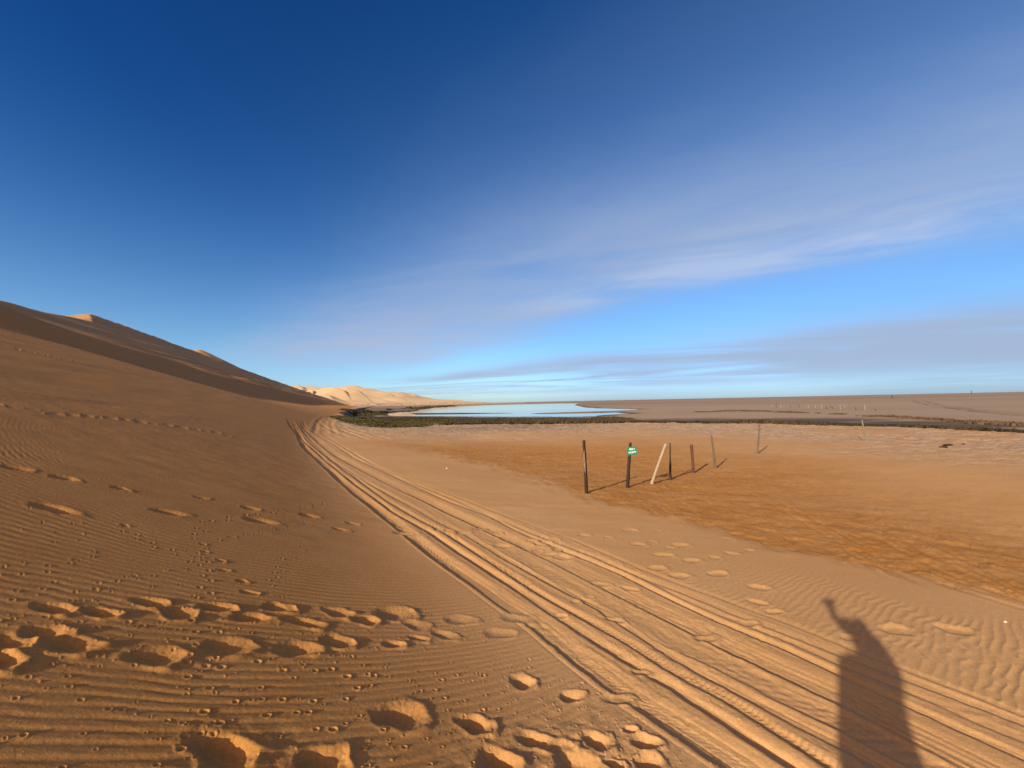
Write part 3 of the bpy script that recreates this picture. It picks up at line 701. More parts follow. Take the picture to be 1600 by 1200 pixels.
for k in range(80):
    a_ = math.radians(rg.uniform(-31, -8)); r_ = rg.uniform(850, 1750)
    cx_, cy_ = r_ * math.sin(a_), r_ * math.cos(a_)
    th = rg.uniform(0.5, 1.2); Ld = rg.uniform(70, 210)
    u_d = (wx - cx_) * math.cos(th) + (wy - cy_) * math.sin(th); v_d = -(wx - cx_) * math.sin(th) + (wy - cy_) * math.cos(th)
    u_d = u_d + 0.0016 * v_d ** 2 * 0.6
    Hd = rg.uniform(12, 36)
    prof_d = np.where(u_d < 0, 1 + u_d / (Hd * 3.6), 1 - u_d / (Hd * 1.45))
    dz = np.maximum(dz, env * 0.55 + Hd * np.clip(prof_d, -1, 1) * np.exp(-(v_d / Ld) ** 2) * sstep(0.02, 0.22, rise) * np.minimum(1, env / 22 + 0.15))
dz = dz * np.minimum(1, 1.0) - 3.2
dq_i, dq_j = np.meshgrid(np.arange(259), np.arange(619), indexing='ij')
dq = np.stack([dq_i * 620 + dq_j, (dq_i + 1) * 620 + dq_j, (dq_i + 1) * 620 + dq_j + 1, dq_i * 620 + dq_j + 1], -1).reshape(-1, 4)
def dune_material():
    m, nt = new_mat('far_dune_sand'); n = N(nt); P = n.pos()
    b = n.noise(P, 0.006, 4, 0.6); c = n.noise(P, 0.05, 4, 0.6)
    col = n.mix(n.ramp(b, 0.3, 0.7), (0.56, 0.37, 0.20), (0.66, 0.46, 0.27))
    sep = nt.nodes.new('ShaderNodeSeparateXYZ'); nt.links.new(P, sep.inputs[0])
    veg = n.math('MULTIPLY', n.ramp(sep.outputs[2], 3.0, 16.0, 1.0, 0.0), n.ramp(c, 0.52, 0.60))
    col = n.mix(n.math('MULTIPLY', veg, 0.75), col, (0.07, 0.055, 0.03))
    n.out(col, 0.95, 0.1, n.bump(c, 0.6, 0.5))
    return m
o = np_mesh('dune', np.stack([dx * 1.9, dy * 1.9, dz * 1.9 + 3.0], -1).reshape(-1, 3), dq[:, ::-1].copy(), dune_material()); tag(o, kind='structure')

# ================================================================== plants
def tufts(name, spots, mat, label=None, cat=None, kind=None, group=None, lean=0.35):
    """spots: (x, y, z, height, width, tone); every tuft is a fan of narrow blades"""
    vs, fs, tone = [], [], []
    for (x_, y_, z_, h_, w_, tn, nb) in spots:
        for k in range(nb):
            a = RNG.uniform(0, 2 * math.pi); ox, oy = RNG.gauss(0, 0.30 * w_), RNG.gauss(0, 0.30 * w_)
            hx = h_ * RNG.uniform(0.55, 1.1); bw = w_ * RNG.uniform(0.10, 0.24)
            lx_, ly_ = math.cos(a) * hx * lean * RNG.uniform(0.2, 1.2), math.sin(a) * hx * lean * RNG.uniform(0.2, 1.2)
            b = RNG.uniform(0, math.pi); cx_, cy_ = math.cos(b) * bw, math.sin(b) * bw
            i = len(vs)
            vs += [(x_ + ox - cx_, y_ + oy - cy_, z_ - 0.05), (x_ + ox + cx_, y_ + oy + cy_, z_ - 0.05),
                   (x_ + ox + cx_ * 0.9 + lx_ * 0.5, y_ + oy + cy_ * 0.9 + ly_ * 0.5, z_ + hx * 0.6),
                   (x_ + ox - cx_ * 0.9 + lx_ * 0.5, y_ + oy - cy_ * 0.9 + ly_ * 0.5, z_ + hx * 0.6),
                   (x_ + ox + lx_, y_ + oy + ly_, z_ + hx)]
            fs += [(i, i + 1, i + 2, i + 3), (i + 3, i + 2, i + 4)]
            t = min(1, max(0, tn + RNG.uniform(-0.25, 0.25))); tone += [t] * 5
    me = bpy.data.meshes.new(name); me.from_pydata(vs, [], fs)
    a = me.attributes.new('tone', 'FLOAT', 'POINT'); a.data.foreach_set('value', tone)
    me.materials.append(mat)
    o = bpy.data.objects.new(name, me); C.objects.link(o)
    return tag(o, label, cat, group, kind)

def in_poly(poly, n, seed):
    rg = np.random.RandomState(seed)
    lp = log_frame(poly)
    xs = [p[0] for p in lp]; ys = [p[1] for p in lp]
    out = []
    while len(out) < n:
        a = rg.uniform(min(xs), max(xs), 4000); b = rg.uniform(min(ys), max(ys), 4000)
        ok = inside(a, b, lp)
        for u, v in zip(a[ok], b[ok]):
            out.append((u * math.exp(v), math.exp(v)))
    return out[:n]

LEAF_GRASS = leaf_material('marsh_grass_leaf', (0.038, 0.030, 0.010), (0.100, 0.078, 0.026))
LEAF_REED = leaf_material('reed_leaf', (0.022, 0.017, 0.009), (0.085, 0.062, 0.028))
LEAF_SCRUB = leaf_material('scrub_leaf', (0.020, 0.014, 0.007), (0.080, 0.052, 0.023))
LEAF_RED = leaf_material('red_scrub_leaf', (0.045, 0.026, 0.015), (0.13, 0.075, 0.044))

def spots_from(pts, h, w, nb, seed, dens=0.25, thr=-0.2):
    out = []
    for (px, py) in pts:
        d = float(vnoise(px / 5.0, py / 8.0, seed)) + 0.5 * float(vnoise(px / 1.7, py / 2.4, seed + 1))
        if d < thr: continue
        z_ = ground_z(px, py)
        if z_ < WATER_Z - 0.12: continue
        k = (0.75 + 0.5 * max(0, d)) * RNG.uniform(0.7, 1.3)
        out.append((px, py, z_, h * k, w * RNG.uniform(0.8, 1.3), 0.5 + 0.4 * d, nb))
    return out
tufts('marsh_grass', spots_from(in_poly(GRASS, 9000, 1), 0.20, 0.50, 6, 201, thr=-0.45), LEAF_GRASS, 'olive green marsh grass in a belt beside the sandy track end', 'grass', 'stuff')
tufts('reeds', spots_from(in_poly(REEDS, 7000, 2), 0.28, 0.65, 6, 203, thr=-0.3), LEAF_REED, 'dark low reeds along the near edge of the lagoon', 'reeds', 'stuff')
tg = in_poly(TONGUE, 1500, 3)
tufts('sedge', spots_from(tg, 0.5, 1.3, 6, 205), LEAF_REED, 'dark sedge on the tongue of marsh at the left end of the lagoon', 'sedge', 'stuff')
def along(pts, n, spread, seed):
    rg = np.random.RandomState(seed)
    out = []
    seg = [math.hypot(b[0] - a[0], b[1] - a[1]) for a, b in zip(pts[:-1], pts[1:])]
    for k in range(n):
        t = rg.uniform(0, sum(seg)); i = 0
        while t > seg[i] and i < len(seg) - 1: t -= seg[i]; i += 1
        a, b = pts[i], pts[i + 1]; f_ = t / seg[i]
        out.append((a[0] + (b[0] - a[0]) * f_ + rg.normal(0, spread), a[1] + (b[1] - a[1]) * f_ + rg.normal(0, spread)))
    return out
bank_line = [(p[0], p[1]) for p in BANK if -14 < p[0] and p[1] >= 15]
edge_pts = [(ax, ay) for (ax, ay) in along(bank_line, 5200, 0.55, 5)]
tufts('bank_scrub', spots_from(edge_pts, 0.30, 0.5, 6, 207, thr=-0.55), LEAF_SCRUB, 'low dark scrub along the foot of the sand bank', 'scrub', 'stuff')
s2 = sorted(SCRUB2)
sc2 = [p for p in SCRUB2[:10]]
tufts('red_scrub', spots_from(along(sc2, 1500, 1.1, 7), 0.36, 0.80, 6, 209, thr=-0.1), LEAF_RED, 'reddish scrub line on the far side of the mud flat', 'scrub', 'stuff')
shore_l = [(-100, 411), (-122, 552), (-120, 690), (-141, 846)]
tufts('shore_scrub', spots_from(along(shore_l, 900, 6, 8), 1.3, 3.0, 5, 211, thr=-0.4), LEAF_REED, 'thin dark scrub along the far left shore of the lagoon', 'scrub', 'stuff')

def bush(x_, y_, w_, h_, label, n=420, mat=LEAF_REED, zoff=0.0, depth=0.7):
    z_ = ground_z(x_, y_) + zoff
    root = empty('bush', (x_, y_, z_ - 0.05 * h_))
    tag(root, label, 'bush', 'bushes at the foot of the dunes')
    vs, fs, tone = [], [], []
    lobes = [(RNG.uniform(-0.34, 0.34) * w_, RNG.uniform(-0.3, 0.3) * w_ * depth, RNG.uniform(0.5, 1.0)) for _ in range(7)]
    for k in range(n):
        lx_, ly_, ls = RNG.choice(lobes)
        a = RNG.uniform(0, 2 * math.pi); e = RNG.uniform(0.0, 0.5 * math.pi)
        rad = (0.55 + 0.5 * RNG.random()) 
        px = lx_ + math.cos(a) * math.cos(e) * rad * w_ * 0.22
        py = ly_ + math.sin(a) * math.cos(e) * rad * w_ * 0.22 * depth
        pz = math.sin(e) * rad * h_ * 0.85 * ls
        s = 0.11 * h_ * RNG.uniform(0.6, 1.6) + 0.02 * w_
        ux, uy, uz = RNG.gauss(0, 1), RNG.gauss(0, 1), RNG.gauss(0, 0.7)
        u_ = Vector((ux, uy, uz)).normalized(); v_ = u_.orthogonal().normalized()
        p = Vector((px, py, pz)); i = len(vs)
        vs += [tuple(p - u_ * s), tuple(p + v_ * s * 0.5), tuple(p + u_ * s), tuple(p - v_ * s * 0.5)]
        fs.append((i, i + 1, i + 2, i + 3)); tone += [RNG.uniform(0.0, 0.9)] * 4
    me = bpy.data.meshes.new('foliage'); me.from_pydata(vs, [], fs)
    at = me.attributes.new('tone', 'FLOAT', 'POINT'); at.data.foreach_set('value', tone)
    me.materials.append(mat)
    o = bpy.data.objects.new('foliage', me); C.objects.link(o); o.parent = root
    bm = bmesh.new()
    for k in range(5):
        a = k * 1.26 + RNG.random(); d = Vector((math.cos(a) * 0.5, math.sin(a) * 0.5, 1)).normalized()
        ln = h_ * 0.7
        mt = Matrix.Translation(d * ln * 0.5) @ d.to_track_quat('Z', 'Y').to_matrix().to_4x4()
        bmesh.ops.create_cone(bm, segments=6, radius1=0.03 * h_, radius2=0.008 * h_, depth=ln, matrix=mt)
    ms = bpy.data.meshes.new('stem'); bm.to_mesh(ms); bm.free(); ms.materials.append(WOOD_GREY)
    o = bpy.data.objects.new('stem', ms); C.objects.link(o); o.parent = root
bush(-84, 222, 9.5, 2.8, 'big dark bush where the dune foot meets the marsh', 900)
bush(-76, 226, 7.5, 1.9, 'dark bush leaning on the right side of the biggest bush', 600)
bush(-107, 335, 7.5, 1.9, 'small dark bush on sand between the big bush and the lagoon', 400)
bush(-122, 455, 11, 2.4, 'low wide bush by the left lagoon shore', 400)
bush(-126, 570, 12, 2.8, 'farthest low bush along the left lagoon shore', 300)
bush(-30, 74, 3.8, 0.6, 'low dark bush at the left tip of the green marsh grass', 500)

# ================================================================== posts and sign
def post_mesh(h, rb, rt, lean, crook, seed, seg=10, rings=14, split=0.0):
    rg = random.Random(seed); vs, fs = [], []
    for k in range(rings + 1):
        t = k / rings; zz = -0.28 + (h + 0.28) * t
        th = max(0.0, zz / h)
        cx_ = lean[0] * th + crook * math.sin(3.4 * t + seed); cy_ = lean[1] * th + crook * math.cos(2.7 * t + seed)
        r_ = rb + (rt - rb) * t
        r_ *= 1 + 0.10 * rg.uniform(-1, 1)
        for s in range(seg):
            a = 2 * math.pi * s / seg
            q = r_ * (1 + 0.13 * math.sin(3 * a + seed) + 0.05 * rg.uniform(-1, 1))
            if split and t > 1 - split and math.cos(a - seed) > 0.2: q *= 0.45     # splintered side
            vs.append((cx_ + q * math.cos(a), cy_ + q * math.sin(a), zz + (0.02 * rg.uniform(-1, 1) if k == rings else 0)))
    for k in range(rings):
        for s in range(seg):
            fs.append((k * seg + s, k * seg + (s + 1) % seg, (k + 1) * seg + (s + 1) % seg, (k + 1) * seg + s))
    n0 = len(vs); vs.append((lean[0], lean[1], h + 0.008))
    for s in range(seg): fs.append((rings * seg + s, rings * seg + (s + 1) % seg, n0))
    return vs, fs
def post(x_, y_, h, rb, rt, lean, crook, seed, mat, label, group='old fence posts beside the track', split=0.0, smooth=True):
    vs, fs = post_mesh(h, rb, rt, lean, crook, seed, split=split)
    o = link_mesh('fence_post', vs, fs, mat, None, smooth)
    o.location = (x_, y_, ground_z(x_, y_))
    return tag(o, label, 'post', group)
p1 = post(1.942, 10.60, 1.43, 0.046, 0.040, (0.007, 0.0), 0.018, 1, WOOD_DARK, 'crooked dark post standing alone nearest the wheel tracks, left of the green sign', split=0.0)
# weathered strip where the bark of the first post came off
vs, fs = [], []
for k in range(9):
    t = k / 8; zz = 0.55 + 0.62 * t; wv_ = 0.030 * math.sin(math.pi * t) ** 0.5 + 0.004
    cx_ = 0.007 * zz / 1.43 + 0.018 * math.sin(3.4 * ((zz + 0.28) / 1.71) + 1); cy_ = 0.018 * math.cos(2.7 * ((zz + 0.28) / 1.71) + 1)
    vs += [(cx_ - wv_ - 0.012, cy_ - 0.043, zz), (cx_ + wv_ * 0.3 - 0.012, cy_ - 0.050, zz)]
for k in range(8): fs.append((2 * k, 2 * k + 1, 2 * k + 3, 2 * k + 2))
o = link_mesh('bare_strip', vs, fs, WOOD_GREY, p1); o['label'] = 'pale strip of bare wood'
sm = o.modifiers.new('thick', 'SOLIDIFY'); sm.thickness = 0.012

# post with the green sign
sx, sy = 3.375, 11.62; sz = ground_z(sx, sy)
root = empty('sign_post', (sx, sy, sz))
tag(root, 'dark leaning post carrying the small green sign with white writing', 'sign post', 'old fence posts beside the track')
vs, fs = post_mesh(1.32, 0.049, 0.043, (0.142, 0.0), 0.006, 2)
link_mesh('post', vs, fs, WOOD_DARK, root, True)
tilt = math.radians(-7.5)
board_c = Vector((0.142 * 0.83 + 0.045, -0.075, 1.095))
bw, bh = 0.275, 0.245
bm = bmesh.new(); bmesh.ops.create_cube(bm, size=1.0)
bmesh.ops.scale(bm, vec=(bw, 0.012, bh), verts=bm.verts)
bmesh.ops.bevel(bm, geom=[e for e in bm.edges], offset=0.004, segments=2, affect='EDGES')
me = bpy.data.meshes.new('sign_board'); bm.to_mesh(me); bm.free(); me.materials.append(SIGN_GREEN)
board = bpy.data.objects.new('sign_board', me); C.objects.link(board); board.parent = root
board.location = board_c; board.rotation_euler = (0, tilt, math.radians(-12))
def lettering(txt, width, height, z_, name):
    cu = bpy.data.curves.new(name, 'FONT'); cu.body = txt; cu.size = 0.06; cu.align_x = 'CENTER'; cu.align_y = 'CENTER'
    cu.extrude = 0.0015; cu.offset = 0.0016
    ob = bpy.data.objects.new(name, cu); C.objects.link(ob)
    bpy.context.view_layer.update()
    me_ = bpy.data.meshes.new_from_object(ob.evaluated_get(bpy.context.evaluated_depsgraph_get()))
    bpy.data.objects.remove(ob)
    xs = [v.co.x for v in me_.vertices]; ys = [v.co.y for v in me_.vertices]
    kx, ky = width / (max(xs) - min(xs)), height / (max(ys) - min(ys))
    for v in me_.vertices: v.co.x *= kx; v.co.y *= ky
    me_.materials.clear(); me_.materials.append(SIGN_WHITE)
    ob = bpy.data.objects.new(name, me_); C.objects.link(ob); ob.parent = board
    ob.location = (0, -0.0075, z_); ob.rotation_euler = (math.radians(90), 0, 0)
lettering('AREA 4', 0.170, 0.050, 0.050, 'lettering')
lettering('NO ENTRY', 0.225, 0.052, -0.045, 'lettering')
for zz in (0.03, -0.03):
    bm = bmesh.new(); bmesh.ops.create_uvsphere(bm, u_segments=8, v_segments=6, radius=0.006)
    me = bpy.data.meshes.new('bolt'); bm.to_mesh(me); bm.free(); me.materials.append(SIGN_BACK)
    ob = bpy.data.objects.new('bolt', me); C.objects.link(ob); ob.parent = board; ob.location = (-0.04, -0.007, zz * 3.4)

post(4.328, 12.253, 1.24, 0.050, 0.044, (0.512, 0.02), 0.006, 3, WOOD_MID, 'pale bleached post leaning far over to the right, just right of the green sign')
post(5.283, 13.109, 1.22, 0.050, 0.016, (0.020, 0.0), 0.010, 4, WOOD_DARK, 'upright post splintered to a thin tip, behind the pale leaning post', split=0.5)
post(6.679, 14.429, 1.05, 0.050, 0.050, (-0.051, 0.0), 0.006, 5, WOOD_RED, 'short thick reddish brown post, between the thin tipped post and the forked shadow post')['label'] = 'short thick reddish brown post with a blunt top'
post(7.973, 15.35, 1.30, 0.052, 0.036, (-0.094, 0.0), 0.010, 6, WOOD_BROWN, 'grey brown tapering post leaning left, right of the short reddish post', split=0.35)
post(12.103, 19.26, 1.48, 0.040, 0.034, (0.203, 0.0), 0.018, 7, WOOD_BROWN, 'tall thin bowed brown stick standing alone on the pale crusted sand, leaning right')
post(21.04, 23.14, 1.24, 0.044, 0.038, (-0.113, 0.0), 0.008, 8, WOOD_GREY, 'pale post standing apart at the far right, near the brink of the bank')
FAR_POSTS = [(113.72, 166.23, 1.66, 0), (108.33, 155.74, 1.3, 1), (137.74, 185.96, 0.93, 0), (118.47, 159.28, 1.06, 0), (113.87, 148.48, 1.24, 1), (121.54, 154.78, 1.03, 1),
    (110.68, 138.07, 1.61, 1), (108.9, 133.79, 1.11, 0), (118.01, 143.05, 1.19, 0), (112.64, 135.75, 0.9, 0), (108.8, 128.07, 1.7, 1), (126.75, 147.13, 0.98, 1),
    (106.71, 119.89, 1.0, 0), (108.17, 118.44, 1.58, 1), (105.47, 112.14, 0.56, 0), (119.89, 178.25, 1.19, 1), (116.67, 161.91, 1.08, 0)]
prot = {}
for k, (x_, y_, h, pale) in enumerate(FAR_POSTS):
    if pale not in prot:
        vs, fs = post_mesh(1.0, 0.075, 0.06, (0.03, 0.0), 0.012, 20 + pale, 8, 6)
        o = link_mesh('fence_post', vs, fs, WOOD_MID if pale else WOOD_DARK, None, True); prot[pale] = o
    else:
        o = prot[pale].copy(); C.objects.link(o)
    o.location = (x_, y_, ground_z(x_, y_)); o.scale = (1.0, 1.0, h); o.rotation_euler = (0, 0, k * 1.7)
    tag(o, 'pale weathered post far off on the plain beyond the red scrub' if pale else 'dark post far off on the plain beyond the red scrub', 'post', 'pale posts far off on the plain' if pale else 'dark posts far off on the plain')
# marker and mast near the horizon
o = link_mesh('marker_post', *post_mesh(3.5, 0.34, 0.24, (0.1, 0), 0.03, 31, 8, 6), WOOD_DARK, None, True)
o.location = (415.63, 421.65, ground_z(415.63, 421.65)); tag(o, 'dark marker post just under the horizon on the far plain', 'marker')
bm = bmesh.new()
bmesh.ops.create_cone(bm, segments=10, radius1=0.9, radius2=0.35, depth=9.5, matrix=Matrix.Translation((0, 0, 4.75)))
me = bpy.data.meshes.new('mast'); bm.to_mesh(me); bm.free(); me.materials.append(WOOD_DARK)
root = empty('beacon_mast', (1504.3, 1261.7, ground_z(1504.3, 1261.7)))
tag(root, 'tiny dark beacon mast standing up on the right horizon', 'mast')
o = bpy.data.objects.new('mast', me); C.objects.link(o); o.parent = root
bm = bmesh.new(); bmesh.ops.create_cone(bm, segments=10, radius1=1.5, radius2=1.2, depth=2.0, matrix=Matrix.Translation((0, 0, 9.8)), cap_ends=True)
me = bpy.data.meshes.new('lantern'); bm.to_mesh(me); bm.free(); me.materials.append(WOOD_DARK)
o = bpy.data.objects.new('lantern', me); C.objects.link(o); o.parent = root

# driftwood and bits lying about
def log(x_, y_, ln, r_, rz, mat, label, name='driftwood'):
    rg = random.Random(int(x_ * 10)); vs, fs = [], []
    for k in range(9):
        t = k / 8; xx = (t - 0.5) * ln; rr_ = r_ * (0.55 + 0.6 * math.sin(math.pi * (0.15 + 0.7 * t))) * rg.uniform(0.85, 1.15)
        for s in range(8):
            a = 2 * math.pi * s / 8
            vs.append((xx, rr_ * math.cos(a) + 0.06 * ln * math.sin(3 * t), rr_ * math.sin(a) + r_ * 0.55 + 0.1 * r_ * math.sin(5 * t)))
    for k in range(8):
        for s in range(8): fs.append((k * 8 + s, (k + 1) * 8 + s, (k + 1) * 8 + (s + 1) % 8, k * 8 + (s + 1) % 8))
    fs += [tuple(range(7, -1, -1)), tuple(64 + k for k in range(8))]
    o = link_mesh(name, vs, fs, mat, None, True); o.location = (x_, y_, ground_z(x_, y_) - 0.01); o.rotation_euler = (0, 0, rz)
    return tag(o, label, name)
log(22.68, 20.23, 0.62, 0.065, 0.25, WOOD_DARK, 'larger dark piece of driftwood on the pale crusted sand')
log(21.71, 19.58, 0.34, 0.045, -0.2, WOOD_DARK, 'small dark driftwood chunk left of the larger piece')
log(24.4, 21.0, 0.30, 0.04, 0.5, WOOD_RED, 'small brown driftwood chunk right of the larger piece')
STONE = plain_material('pale_shell', (0.66, 0.60, 0.50), 0.6, 0.15, 30)
def pebble(x_, y_, s, label):
    bm = bmesh.new(); bmesh.ops.create_icosphere(bm, subdivisions=2, radius=s)
    for v in bm.verts:
        v.co.z *= 0.55; v.co.x *= 1.3
        v.co *= 1 + 0.15 * math.sin(v.co.x * 90 + v.co.y * 60)
    me = bpy.data.meshes.new('pebble'); bm.to_mesh(me); bm.free(); me.materials.append(STONE); me.shade_smooth()
    o = bpy.data.objects.new('pebble', me); C.objects.link(o); o.location = (x_, y_, ground_z(x_, y_) + 0.2 * s)
    return tag(o, label, 'pebble')
pebble(5.364, 4.352, 0.013, 'tiny white pebble on the smooth sand beside the wet orange sand')
pebble(-2.53, 14.66, 0.032, 'small pale stone on the flat sand left of the posts')

# ================================================================== the photographer, whose shadow falls across the tracks
def material_skin():
    return plain_material('skin', (0.42, 0.25, 0.17), 0.5, 0.08, 8)
SKIN = material_skin()
SHIRT = plain_material('cotton_shirt', (0.20, 0.22, 0.26), 0.85, 0.12, 20)
TROUSER = plain_material('canvas_trousers', (0.16, 0.13, 0.09), 0.85, 0.12, 20)
SHOE = plain_material('shoe_leather', (0.06, 0.045, 0.035), 0.6, 0.15, 20)
HAIR = plain_material('hair', (0.03, 0.02, 0.014), 0.6, 0.3, 60)
def skinned(name, chains, mat, parent, root_pt=None, levels=2, mat_fn=None, mats=None):
    """chains: lists of (point, radius); equal points are welded into one skeleton"""
    verts, rad, edges, idx = [], [], [], {}
    for ch in chains:
        prev = None
        for p, r_ in ch:
            k = tuple(round(c, 4) for c in p)
            if k not in idx: idx[k] = len(verts); verts.append(p); rad.append(r_)
            if prev is not None and prev != idx[k]: edges.append((prev, idx[k]))
            prev = idx[k]
    me = bpy.data.meshes.new(name); me.from_pydata(verts, edges, [])
    o = bpy.data.objects.new(name, me); C.objects.link(o)
    sk = o.modifiers.new('skin', 'SKIN')
    for i, r_ in enumerate(rad):
        rv = r_ if isinstance(r_, tuple) else (r_, r_)
        me.skin_vertices[0].data[i].radius = rv
        me.skin_vertices[0].data[i].use_root = (i == 0)
    sk.use_smooth_shade = True
    ss = o.modifiers.new('sub', 'SUBSURF'); ss.levels = levels; ss.render_levels = levels
    bpy.context.view_layer.update()
    m2 = bpy.data.meshes.new_from_object(o.evaluated_get(bpy.context.evaluated_depsgraph_get()))
    o.modifiers.clear(); o.data = m2; bpy.data.meshes.remove(me)
    m2.materials.clear()
    for m in (mats or [mat]): m2.materials.append(m)
    if mat_fn:
        for p in m2.polygons: p.material_index = mat_fn(p.center)
    m2.shade_smooth()
    o.parent = parent
    return o
PX, PY = 0.10, -0.34
GZ = ground_z(PX, PY)
person = empty('person', (PX, PY, GZ))
tag(person, 'person standing with one arm raised to hold up a phone, shadow across the tracks', 'person')
HZ = CAM_H - GZ - 0.045                                  # height of the raised hand above the feet
hand = Vector((-PX + 0.012, -PY - 0.055, HZ - 0.055))
sh_l, sh_r = Vector((-0.185, -0.01, 1.37)), Vector((0.185, -0.01, 1.36))
elb = Vector((0.17, 0.13, 1.50)); wr_ = hand + Vector((0.045, -0.03, -0.075))
arm_d = Vector((-0.235, -0.02, 1.08)); wr2 = Vector((-0.245, 0.06, 0.84))
body_ch = [
    [((0, 0, 0.93), (0.165, 0.115)), ((0, 0.0, 1.05), (0.145, 0.10)), ((0, -0.005, 1.22), (0.165, 0.115)), ((0, -0.01, 1.36), (0.15, 0.10)), ((0, -0.005, 1.44), (0.062, 0.062)), ((0, 0.01, 1.50), (0.058, 0.06)), ((0, 0.02, 1.57), (0.078, 0.092)), ((0, 0.02, 1.645), (0.074, 0.090)), ((0, 0.01, 1.70), (0.05, 0.06))],
    [((0, -0.01, 1.36), 0.1), (tuple(sh_r), 0.066), (tuple(elb), 0.050), (tuple(wr_), 0.033)],
    [((0, -0.01, 1.36), 0.1), (tuple(sh_l), 0.066), (tuple(arm_d), 0.046), (tuple(wr2), 0.029)],
    [((0, 0, 0.93), 0.15), ((-0.10, 0.0, 0.84), (0.098, 0.10)), ((-0.105, 0.015, 0.47), 0.066), ((-0.11, -0.02, 0.10), 0.044), ((-0.115, 0.02, 0.045), (0.045, 0.04)), ((-0.135, 0.13, 0.03), (0.042, 0.028))],
    [((0, 0, 0.93), 0.15), ((0.10, 0.0, 0.84), (0.098, 0.10)), ((0.11, 0.015, 0.47), 0.066), ((0.12, -0.02, 0.10), 0.044), ((0.125, 0.02, 0.045), (0.045, 0.04)), ((0.15, 0.13, 0.03), (0.042, 0.028))]]
def finger(base, pts, r_): return [(tuple(base + Vector(p)), r_ * (1 - 0.12 * i)) for i, p in enumerate(pts)]
palm = hand + Vector((0.02, -0.02, -0.02))
body_ch[1] += [(tuple(palm), (0.030, 0.018))]
for k, (fx_, ln_) in enumerate(((-0.026, 0.9), (-0.009, 1.0), (0.009, 0.95), (0.025, 0.78))):
    body_ch.append([(tuple(palm), 0.02), (tuple(palm + Vector((fx_, 0.004, 0.035))), 0.0095), (tuple(palm + Vector((fx_ + 0.012, 0.016, 0.060 * ln_ + 0.012))), 0.0085), (tuple(palm + Vector((fx_ + 0.020, 0.030, 0.078 * ln_ + 0.012))), 0.0075)])
body_ch.append([(tuple(palm), 0.02), (tuple(palm + Vector((0.03, -0.004, 0.004))), 0.011), (tuple(palm + Vector((0.052, 0.008, 0.024))), 0.0095), (tuple(palm + Vector((0.060, 0.014, 0.046))), 0.008)])
palm2 = wr2 + Vector((0.0, 0.025, -0.075))
body_ch[2] += [(tuple(palm2), (0.018, 0.034))]
for k, (fy_, ln_) in enumerate(((0.028, 0.9), (0.010, 1.0), (-0.008, 0.95), (-0.025, 0.78))):
    body_ch.append([(tuple(palm2), 0.02), (tuple(palm2 + Vector((0, fy_, -0.042))), 0.0095), (tuple(palm2 + Vector((-0.008, fy_ + 0.004, -0.042 - 0.034 * ln_))), 0.0085), (tuple(palm2 + Vector((-0.022, fy_ + 0.006, -0.042 - 0.056 * ln_))), 0.0075)])
body_ch.append([(tuple(palm2), 0.02), (tuple(palm2 + Vector((-0.006, 0.036, -0.004))), 0.011), (tuple(palm2 + Vector((-0.012, 0.050, -0.030))), 0.0095), (tuple(palm2 + Vector((-0.016, 0.052, -0.055))), 0.008)])
# nose, chin and ears grow from the head
body_ch.append([((0, 0.02, 1.57), 0.08), ((0, 0.118, 1.578), 0.014), ((0, 0.132, 1.560), 0.012)])
body_ch.append([((0, 0.02, 1.57), 0.08), ((0, 0.085, 1.512), 0.028)])
for s in (-1, 1): body_ch.append([((0, 0.02, 1.57), 0.08), ((0.082 * s, 0.01, 1.575), 0.018), ((0.094 * s, 0.0, 1.585), 0.016)])
def body_mat(c):
    if c.z < 0.085: return 3
    if c.z < 0.90 and not (c.x < -0.205 and c.z > 0.6): return 2
    if c.x < -0.19 and c.z < 1.12: return 0
    if c.z >= 1.435 and abs(c.x) < 0.13: return 0
    if c.z > 1.55: return 0
    return 1
skinned('body', body_ch, SKIN, person, mats=[SKIN, SHIRT, TROUSER, SHOE], mat_fn=body_mat)
# clothing, hair and face
skinned('shirt', [[((0, 0, 0.72), (0.225, 0.165)), ((0, 0, 0.98), (0.205, 0.150)), ((0, -0.005, 1.22), (0.195, 0.138)), ((0, -0.01, 1.355), (0.165, 0.108)), ((0, -0.008, 1.425), (0.075, 0.072))],
                  [((0, -0.01, 1.355), 0.1), (tuple(sh_r), 0.080), (tuple(sh_r.lerp(elb, 0.9)), 0.088), (tuple(elb.lerp(wr_, 0.95)), 0.072)],
                  [((0, -0.01, 1.355), 0.1), (tuple(sh_l), 0.080), (tuple(sh_l.lerp(arm_d, 0.9)), 0.070), (tuple(arm_d.lerp(wr2, 0.8)), 0.055)]], SHIRT, person)
skinned('trousers', [[((0, 0, 0.93), (0.178, 0.128)), ((-0.10, 0.0, 0.83), (0.112, 0.114)), ((-0.105, 0.012, 0.47), 0.086), ((-0.11, -0.015, 0.09), 0.072)],
                     [((0, 0, 0.93), 0.17), ((0.10, 0.0, 0.83), (0.112, 0.114)), ((0.11, 0.012, 0.47), 0.086), ((0.12, -0.015, 0.09), 0.072)]], TROUSER, person)
skinned('hair', [[((0, -0.050, 1.53), (0.060, 0.035)), ((0, -0.045, 1.60), (0.080, 0.052)), ((0, -0.012, 1.68), (0.076, 0.072)), ((0, 0.045, 1.715), (0.056, 0.04))]], HAIR, person)
EYE = plain_material('eye', (0.7, 0.68, 0.64), 0.2, 0.05)
IRIS = plain_material('iris', (0.04, 0.025, 0.015), 0.2, 0.05)
LIP = plain_material('lips', (0.33, 0.12, 0.10), 0.5, 0.1)
